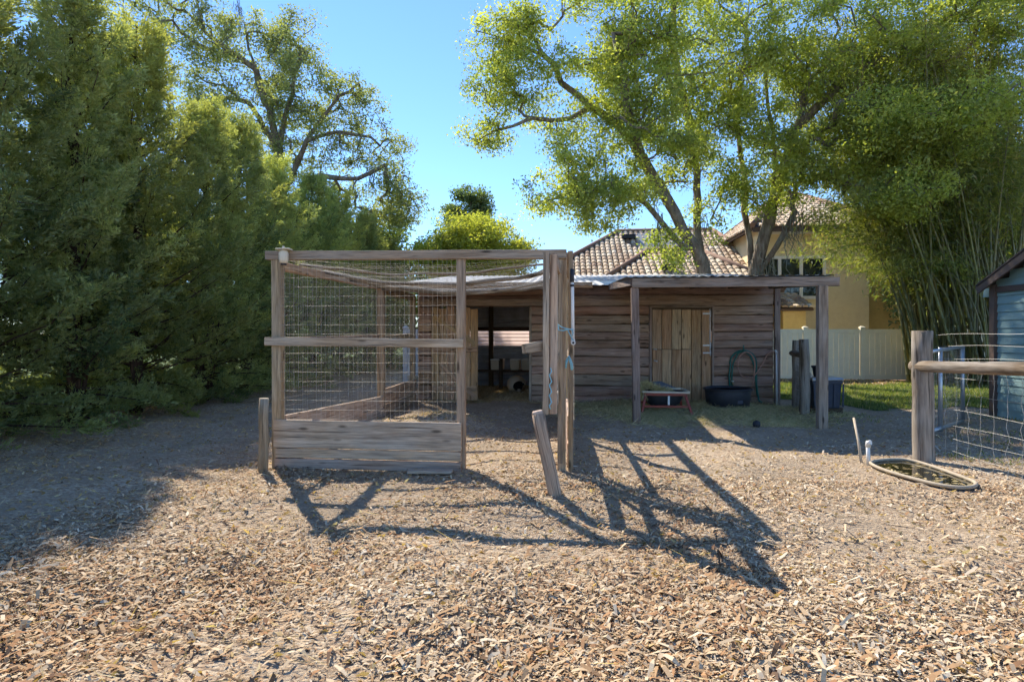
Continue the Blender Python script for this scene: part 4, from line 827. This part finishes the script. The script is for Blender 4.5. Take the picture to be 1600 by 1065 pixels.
CV = [cedar_meshes(6.7, 1.4, 180, 1), cedar_meshes(6.4, 1.55, 180, 2), cedar_meshes(6.9, 1.3, 180, 3)]
spots = [(-7.5, 5.3, 1.0, 'cedar at the left edge of the picture, nearest of the row'), (-7.75, 6.9, 1.06, 'tall cedar second from the viewer in the left row'), (-7.6, 8.4, 1.03, 'third cedar in the left row, bushy to the ground'),
         (-7.65, 9.9, 1.05, 'fourth cedar in the left row, behind the dirt lane bend'), (-7.5, 11.6, .98, 'fifth cedar of the left row with dead twigs'), (-7.7, 13.4, 1.0, 'sixth cedar of the left row, outside the pen corner'),
         (-7.8, 15.3, .98, 'seventh cedar of the row, seen above the pen corner post'), (-7.7, 17.4, 1.0, 'eighth cedar of the row, seen through the pen mesh'), (-7.7, 19.6, .96, 'ninth cedar of the row, partly behind the pen'),
         (-7.5, 22.0, .95, 'far cedar near the white fence panel'), (-7.4, 24.6, .9, 'farthest cedar at the end of the left row'), (-9.3, 10.7, 1.05, 'cedar standing behind the fourth and fifth of the row')]
tc = [None] * 3
for i, (x, y, s, lab) in enumerate(spots):
    k = i % 3
    if tc[k] is None: tc[k] = link_tree('cedar_tree', lab, 'tree', (x, y, H1(x, y)), [('trunk', CV[k][0]), ('crown', CV[k][1])], 'cedars along the dirt lane'); o = tc[k]
    else: o = copy_tree(tc[k], lab, (x, y, H1(x, y)), 0, (1, 1, 1))
    o.rotation_euler = (0, 0, i * 1.7); o.scale = (s * random.uniform(.94, 1.06), s * random.uniform(.94, 1.06), s * random.uniform(.97, 1.04))
def grow(name, label, base, limbs, blobs, leafm, nleaf, lsize, lw=.5, spread=.36, r0=.011, droop=.25, moss=0, seed=3, wexp=.47, tint0=.45, gap=.0, cat='tree', bark='bark'):
    # limbs: polylines (first starts at the base); blobs: (centre, radii, count) that the twigs reach into
    rs = np.random.RandomState(seed); base = Vector(base); N = []; par = []
    def add(p, q): N.append(np.array(p) - np.array(base)); par.append(q); return len(N) - 1
    def path(pts, start):
        last = start; pts = [np.array(p, dtype=float) for p in pts]
        for a in range(len(pts) - 1):
            n = max(1, int(np.linalg.norm(pts[a + 1] - pts[a]) / .45))
            for k in range(1, n + 1):
                p = pts[a] + (pts[a + 1] - pts[a]) * k / n; last = add(p + rs.normal(0, .035, 3), last)
        return last
    r = add(limbs[0][0], -1); path(limbs[0], r)
    for lb in limbs[1:]:
        s = np.array(lb[0], dtype=float) - np.array(base); j = int(np.argmin([np.linalg.norm(n - s) for n in N])); path(lb, j)
    core = len(N); C = []
    for c, rad, n in blobs:
        d = unit(rs.normal(size=(n, 3))) * (rs.uniform(size=(n, 1)) ** .42); C.append(np.array(c) - np.array(base) + d * np.array(rad))
    C = np.concatenate(C)
    if gap: C = C[(np.sin(1.9 * C[:, 0] + 1.1 * C[:, 2] + seed) * np.sin(1.6 * C[:, 2] - 1.3 * C[:, 1]) + rs.normal(0, .35, len(C))) > -1 + gap]
    A = np.array(N); dist = np.array([np.min(np.linalg.norm(A - c, axis=1)) for c in C]); C = C[np.argsort(dist)]
    buf = np.zeros((len(N) + len(C) * 14, 3)); buf[:len(N)] = A; cnt = len(N); tips = []
    for c in C:
        dd = np.linalg.norm(buf[:cnt] - c, axis=1) + .25 * np.maximum(0, buf[:cnt, 2] - c[2]); j = int(np.argmin(dd)); p = buf[j].copy(); D = np.linalg.norm(c - p); n = min(12, max(2, int(D / .4))); side = rs.normal(0, .10 * D, 3); side[2] += .12 * D; last = j
        for k in range(1, n + 1):
            t = k / n; q = p + (c - p) * t + side * math.sin(math.pi * t) + rs.normal(0, .02, 3); N.append(q); par.append(last); buf[cnt] = q; last = cnt; cnt += 1
        tips.append(last)
    w = np.zeros(cnt); w[tips] += 1
    for i in range(cnt - 1, 0, -1): w[par[i]] += w[i]
    w = np.maximum(w, 1); rad = r0 * w ** wexp; kids = [[] for _ in range(cnt)]
    for i in range(1, cnt): kids[par[i]].append(i)
    b = MB(); todo = [(0, None)]
    while todo:
        i, pr = todo.pop(); ch = [] if pr is None else [pr]; ch.append(i); j = i
        while kids[j]:
            ks = sorted(kids[j], key=lambda q: -w[q]); todo += [(q, j) for q in ks[1:]]; j = ks[0]; ch.append(j)
        if len(ch) > 1:
            rr = [rad[q] for q in ch]
            if pr is not None: rr[0] = min(rad[ch[0]], rr[1] * 1.15)
            rr[-1] *= .5; m = max(rr); b.tube([N[q] for q in ch], rr, 10 if m > .12 else (6 if m > .035 else 3), caps=False, jit=.06 if m > .1 else 0)
    trunk = tmesh(b, 'trunk', MATS[bark]); P = []; T = []; D = []
    for q in tips:
        n = int(nleaf * rs.uniform(.45, 1.4)); c = N[q]; sp = spread * rs.uniform(.7, 1.25); p = c + unit(rs.normal(size=(n, 3))) * (rs.uniform(size=(n, 1)) ** .6) * np.array([sp, sp, sp * .65]); p[:, 2] -= droop * sp * rs.uniform(0, 1, n)
        P.append(p); d = unit(rs.normal(size=(n, 3)) + np.array([0, 0, -.35])); D.append(d); T.append(np.clip(rs.normal(tint0, .15) + rs.normal(0, .12, n), 0, .86))
    P = np.concatenate(P); D = np.concatenate(D); T = np.concatenate(T); L = rs.uniform(.45, 1.5, len(P)) * lsize
    parts = [('trunk', trunk), ('crown', quads_mesh('crown', leaf_quads(P, D, L, L * lw), leafm, {'tint': T}))]
    if moss:
        for q in rs.choice(core, moss, replace=False):
            b = MB()
            for k in range(14):
                p = N[q] + rs.normal(0, .12, 3); ln = rs.uniform(.3, 1.3); pts = [p + np.array([rs.normal(0, .04) * s, rs.normal(0, .04) * s, -ln * s / 4]) for s in range(5)]; b.tube(pts, [.016, .014, .012, .009, .003], 3, caps=False)
            parts.append(('moss_tuft', tmesh(b, 'moss_tuft', m_moss)))
    return link_tree(name, label, cat, base, parts)
def B(u, v, d, ru, rv, rd, n): return (at(u, v, d), (ru * d / FPX, rd, rv * d / FPX), n)
# live oak whose limbs sweep left over the shed
D0 = 17.2
limbs = [[at(1110, 560, D0), at(1108, 470, D0), at(1098, 410, D0), at(1090, 340, D0 + .3), at(1088, 270, D0 + .5), at(1080, 200, D0 + .8), at(1060, 130, D0 + .5), at(1050, 40, D0 + .3), at(1060, -80, D0)],
         [at(1098, 412, D0), at(1070, 360, D0 - .3), at(1040, 310, D0 - .5), at(1005, 250, D0 - .7), at(965, 195, D0 - .8), at(925, 168, D0 - .8), at(880, 130, D0 - .6), at(850, 85, D0 - .4), at(825, 40, D0 - .2), at(800, 5, D0)],
         [at(1085, 400, D0 - .1), at(1050, 365, D0 - .8), at(1010, 320, D0 - 1.2), at(960, 288, D0 - 1.4), at(905, 298, D0 - 1.5), at(850, 312, D0 - 1.5)],
         [at(930, 172, D0 - .8), at(890, 186, D0 - .7), at(830, 186, D0 - .8), at(775, 205, D0 - .8), at(745, 222, D0 - .8)],
         [at(1085, 300, D0 + .4), at(1110, 230, D0 + .8), at(1130, 150, D0 + 1.2), at(1140, 60, D0 + 1.5)], [at(1005, 250, D0 - .7), at(985, 190, D0 - 1.4), at(975, 120, D0 - 1.8), at(960, 50, D0 - 2)],
         [at(850, 85, D0 - .4), at(790, 60, D0), at(745, 50, D0)]]
blobs = [B(790, 55, 17, 75, 50, 1.0, 60), B(800, 130, 16.6, 70, 50, 1.0, 55), B(760, 205, 16.4, 40, 30, .8, 22), B(870, 180, 16.4, 60, 50, 1.1, 45), B(930, 110, 16.2, 80, 60, 1.5, 70), B(990, 60, 16, 90, 75, 2, 110), B(1000, 170, 16, 80, 70, 1.8, 90),
         B(900, 250, 16.0, 60, 45, 1.1, 40), B(880, 305, 15.8, 75, 30, .9, 50), B(970, 300, 15.8, 60, 45, 1.2, 45), B(1040, 240, 16.2, 70, 60, 1.8, 70), B(1090, 110, 16.5, 110, 100, 2.5, 170), B(1080, -40, 17, 160, 80, 3, 130), B(905, -30, 17, 80, 45, 1.5, 40), B(1040, 385, 16, 55, 28, .8, 18), B(920, 345, 15.9, 30, 18, .6, 10)]
grow('oak_tree', 'oak with limbs sweeping up to the left over the shed', at(1110, 575, D0), limbs, blobs, leaf_oak, 150, .085, spread=.50, r0=.0092, moss=10, seed=5, tint0=.5, gap=.55)
D1 = 17.8
limbs = [[at(1180, 560, D1), at(1178, 440, D1), at(1172, 380, D1), at(1165, 330, D1), at(1160, 270, D1 + .3), at(1150, 190, D1 + .5), at(1165, 100, D1 + .4), at(1170, 0, D1)],
         [at(1178, 430, D1), at(1195, 370, D1 - .4), at(1215, 300, D1 - .6), at(1210, 220, D1 - .6), at(1200, 150, D1 - .6), at(1195, 90, D1 - .5)],
         [at(1215, 300, D1 - .6), at(1245, 200, D1 - 1), at(1270, 120, D1 - 1.2), at(1330, 70, D1 - 1.4)], [at(1245, 205, D1 - 1), at(1300, 140, D1 - 1.6), at(1370, 95, D1 - 2), at(1450, 90, D1 - 2.4)], [at(1185, 425, D1), at(1215, 385, D1 - .8), at(1240, 330, D1 - 1.2)]]
blobs = [B(1150, 210, 17, 80, 70, 1.6, 95), B(1190, 280, 16.6, 70, 50, 1.4, 85), B(1120, 330, 17, 40, 50, 1, 18), B(1230, 240, 16.4, 70, 70, 1.6, 90), B(1220, 80, 17, 110, 90, 2.4, 130), B(1330, 90, 16, 120, 100, 2.4, 140), B(1450, 60, 15.4, 130, 80, 2.2, 140), B(1470, 190, 14.6, 110, 60, 1.6, 170), B(1360, 210, 15.2, 80, 70, 1.8, 85), B(1420, 300, 14.8, 70, 40, 1.2, 60), B(1335, 270, 15.8, 45, 30, 1.0, 26), B(1300, -50, 16.5, 250, 70, 3, 120), B(1540, 30, 15, 80, 90, 2, 90)]
grow('oak_tree', 'forked oak behind the porch with foliage spreading right', at(1180, 575, D1), limbs, blobs, leaf_oak, 150, .085, spread=.50, r0=.0088, moss=16, seed=8, tint0=.45, gap=.62)
D2 = 26.0
limbs = [[at(430, 580, D2), at(432, 420, D2), at(440, 320, D2), at(435, 230, D2), at(455, 150, D2), at(470, 80, D2)], [at(440, 310, D2), at(480, 220, D2 - .5), at(530, 205, D2 - .6), at(580, 215, D2 - .6), at(610, 240, D2 - .5)], [at(440, 320, D2), at(500, 275, D2 - .8), at(560, 280, D2 - .8), at(600, 255, D2 - .8)],
         [at(437, 240, D2), at(390, 160, D2 + .5), at(340, 150, D2 + .8), at(290, 190, D2 + .6)], [at(436, 230, D2), at(400, 110, D2), at(380, 40, D2), at(365, -60, D2)], [at(480, 220, D2 - .5), at(530, 150, D2 - .5), at(560, 130, D2)], [at(400, 110, D2), at(320, 50, D2), at(300, -20, D2)]]
blobs = [B(450, 130, D2, 80, 90, 2.6, 120), B(530, 160, D2, 70, 60, 2, 75), B(590, 230, D2, 50, 55, 1.6, 50), B(620, 300, D2, 42, 50, 1.6, 60), B(570, 330, D2, 80, 50, 2, 80), B(500, 250, D2, 80, 60, 2.2, 60), B(380, 80, D2, 100, 70, 2.6, 105), B(300, 140, D2, 80, 90, 2.4, 120), B(400, 200, D2, 100, 60, 2.4, 110), B(280, 20, D2, 90, 50, 2.4, 70), B(440, 50, D2, 70, 35, 1.6, 35), B(200, 60, D2, 60, 80, 2, 40)]
grow('oak_tree', 'thin-leaved grey oak rising behind the row of cedars', at(430, 585, D2), limbs, blobs, leaf_oak2, 110, .11, spread=.62, r0=.0125, moss=14, seed=12, tint0=.5, gap=.5)
D3 = 24.0
grow('lime_green_tree', 'bright lime green tree showing above the pen', at(740, 585, D3), [[at(740, 585, D3), at(740, 430, D3), at(738, 370, D3)]], [B(735, 372, D3, 70, 45, 1.8, 150), B(690, 395, D3 - .6, 45, 30, 1.4, 90), B(795, 392, D3, 42, 26, 1.2, 70), B(740, 415, D3 - .6, 95, 32, 1.6, 110)], leaf_yel, 130, .11, spread=.55, r0=.011, seed=21, tint0=.5)
grow('dark_tree', 'dark green treetop rising behind the lime green tree', at(735, 580, 33), [[at(735, 580, 33), at(735, 400, 33), at(735, 330, 33), at(735, 290, 33)]], [B(735, 308, 33, 24, 20, 1.0, 26), B(705, 330, 33, 20, 16, 1.0, 16), B(755, 326, 33, 22, 14, 1.0, 16), B(735, 355, 33, 50, 25, 1.4, 40)], leaf_dark, 110, .15, spread=.6, r0=.012, seed=22, tint0=.4)
# trees beyond the cedars and beyond the frame edges
bt = grow('bushy_tree', 'dense dark tree closing the gap behind the cedars', (-13.5, 17, 0), [[(-13.5, 17, -.2), (-13.5, 17, 2), (-13.4, 17, 4.5)]], [((-13.5, 17, 4.2), (2.6, 2.6, 2.2), 130), ((-13.5, 17, 2.2), (2.6, 2.6, 1.2), 80)], leaf_dark, 130, .15, spread=.75, seed=31, tint0=.5)
for i, (x, y, s, lab) in enumerate([(-15.5, 11, 1.0, 'dark tree beyond the lawn at the far left'), (-12.0, 22.5, 1.1, 'dark tree past the end of the lawn behind the cedars'), (-9.5, 28, 1.2, 'dark tree far behind the white fence panel'), (-4.5, 31, .95, 'dark tree low behind the pen roof'), (-17, 5, 1.1, 'dark tree half seen at the left picture edge'), (20, 24, 1.5, 'dark tree behind the bamboo clump'), (15.5, 21.5, 1.35, 'dark tree beyond the vinyl fence by the bamboo')]):
    copy_tree(bt, lab, (x, y, 0), i * 1.3, (s, s, s))
ls = grow('shrub', 'yellow-green shrub behind the cedar trunks at left', (-10.8, 9, 0), [[(-10.8, 9, -.1), (-10.8, 9, .5)]], [((-10.8, 9, .75), (.9, .9, .65), 60)], leaf_yel, 80, .085, spread=.35, seed=33, cat='shrub')
for i, (x, y, s, lab) in enumerate([(-10.4, 12.4, 1.1, 'lit shrub between the fourth and fifth cedar trunks'), (-10.2, 16, 1.0, 'lit shrub glimpsed below the far cedars'), (-9.8, 20, 1.1, 'lit shrub beyond the pen mesh'), (-11.4, 6.2, 1.1, 'lit shrub at the left edge below the first cedar')]):
    copy_tree(ls, lab, (x, y, 0), i * 1.1, (s, s, s))
# bamboo
def bamboo():
    rs = np.random.RandomState(4); bx = gp(1512, 601); t = thing('bamboo_clump', 'tall bamboo clump arching over the fence beside the teal shed', 'bamboo', (bx.x, bx.y, 0)); P = []; D = []; T = []; n = 0
    for i in range(170):
        a = rs.uniform(0, 6.28); r = 1.25 * math.sqrt(rs.uniform()); s = np.array([r * math.cos(a) * 1.2, r * math.sin(a), 0]); H = rs.uniform(7.5, 11.5)
        az = rs.normal(math.pi * .98, .75) if rs.uniform() < .62 else rs.uniform(0, 6.28); arch = H * (rs.uniform(.12, .42) if abs(az - math.pi) < 1.2 else rs.uniform(.05, .22)); o = np.array([math.cos(az), math.sin(az) * .8, 0]) + s * .15
        if i < 26: H = rs.uniform(3.4, 6.6); arch = min(3.5, H * rs.uniform(.52, .85)); az = math.pi + rs.normal(0, .3); o = np.array([math.cos(az), math.sin(az), 0])
        bend_ = rs.uniform(1.35, 2.15); m = 14; pts = [s + np.array([0, 0, -.1]) + o * arch * (k / m) ** (2.0 if i < 26 else 1.4) + np.array([0, 0, H * (math.sin(min(1, k / m) * bend_) if arch > .5 * H else k / m) * 1.0]) for k in range(m + 1)]
        rr = rs.uniform(.022, .042); cp = []; cr = []
        for k in range(m * 2 + 1):   # swollen joints
            q = k / (2 * m); j = min(m - 1, int(q * m)); p = Vector(pts[j]).lerp(Vector(pts[j + 1]), q * m - j) + ORG[t]; tg_ = Vector(pts[j + 1] - pts[j]).normalized(); r_ = rr * (1 - .85 * q ** 1.5); cp += [p - tg_ * .02, p, p + tg_ * .02]; cr += [r_, r_ * 1.28, r_]
        MB().tube(cp, cr, 5, caps=False).build('culm', MATS['bamboo_culm'], t)
        for c in range(34 if i > 25 else 46):
            q = rs.uniform(.55, 1.0) if i > 25 else rs.uniform(.5, 1.0); k = min(m - 1, int(q * m)); p = pts[k] + (pts[k + 1] - pts[k]) * (q * m - k); aa = rs.uniform(0, 6.28); l = rs.uniform(.15, .75); p = p + np.array([math.cos(aa) * l, math.sin(aa) * l, rs.uniform(-.15, .2)])
            nn = 22; P.append(p + rs.normal(0, .17, (nn, 3))); D.append(unit(rs.normal(size=(nn, 3)) * .8 + np.array([math.cos(aa), math.sin(aa), -.9]))); T.append(np.clip(rs.normal(.42, .18) + rs.normal(0, .1, nn), 0, .88) + (rs.uniform(size=nn) < .04) * .5)
    P = np.concatenate(P); D = np.concatenate(D); T = np.clip(np.concatenate(T), 0, 1); L = rs.uniform(.10, .24, len(P)); o = bpy.data.objects.new('foliage', quads_mesh('foliage', leaf_quads(P, D, L, L * .15), leaf_bam, {'tint': T})); COL.objects.link(o); o.parent = t
bamboo()
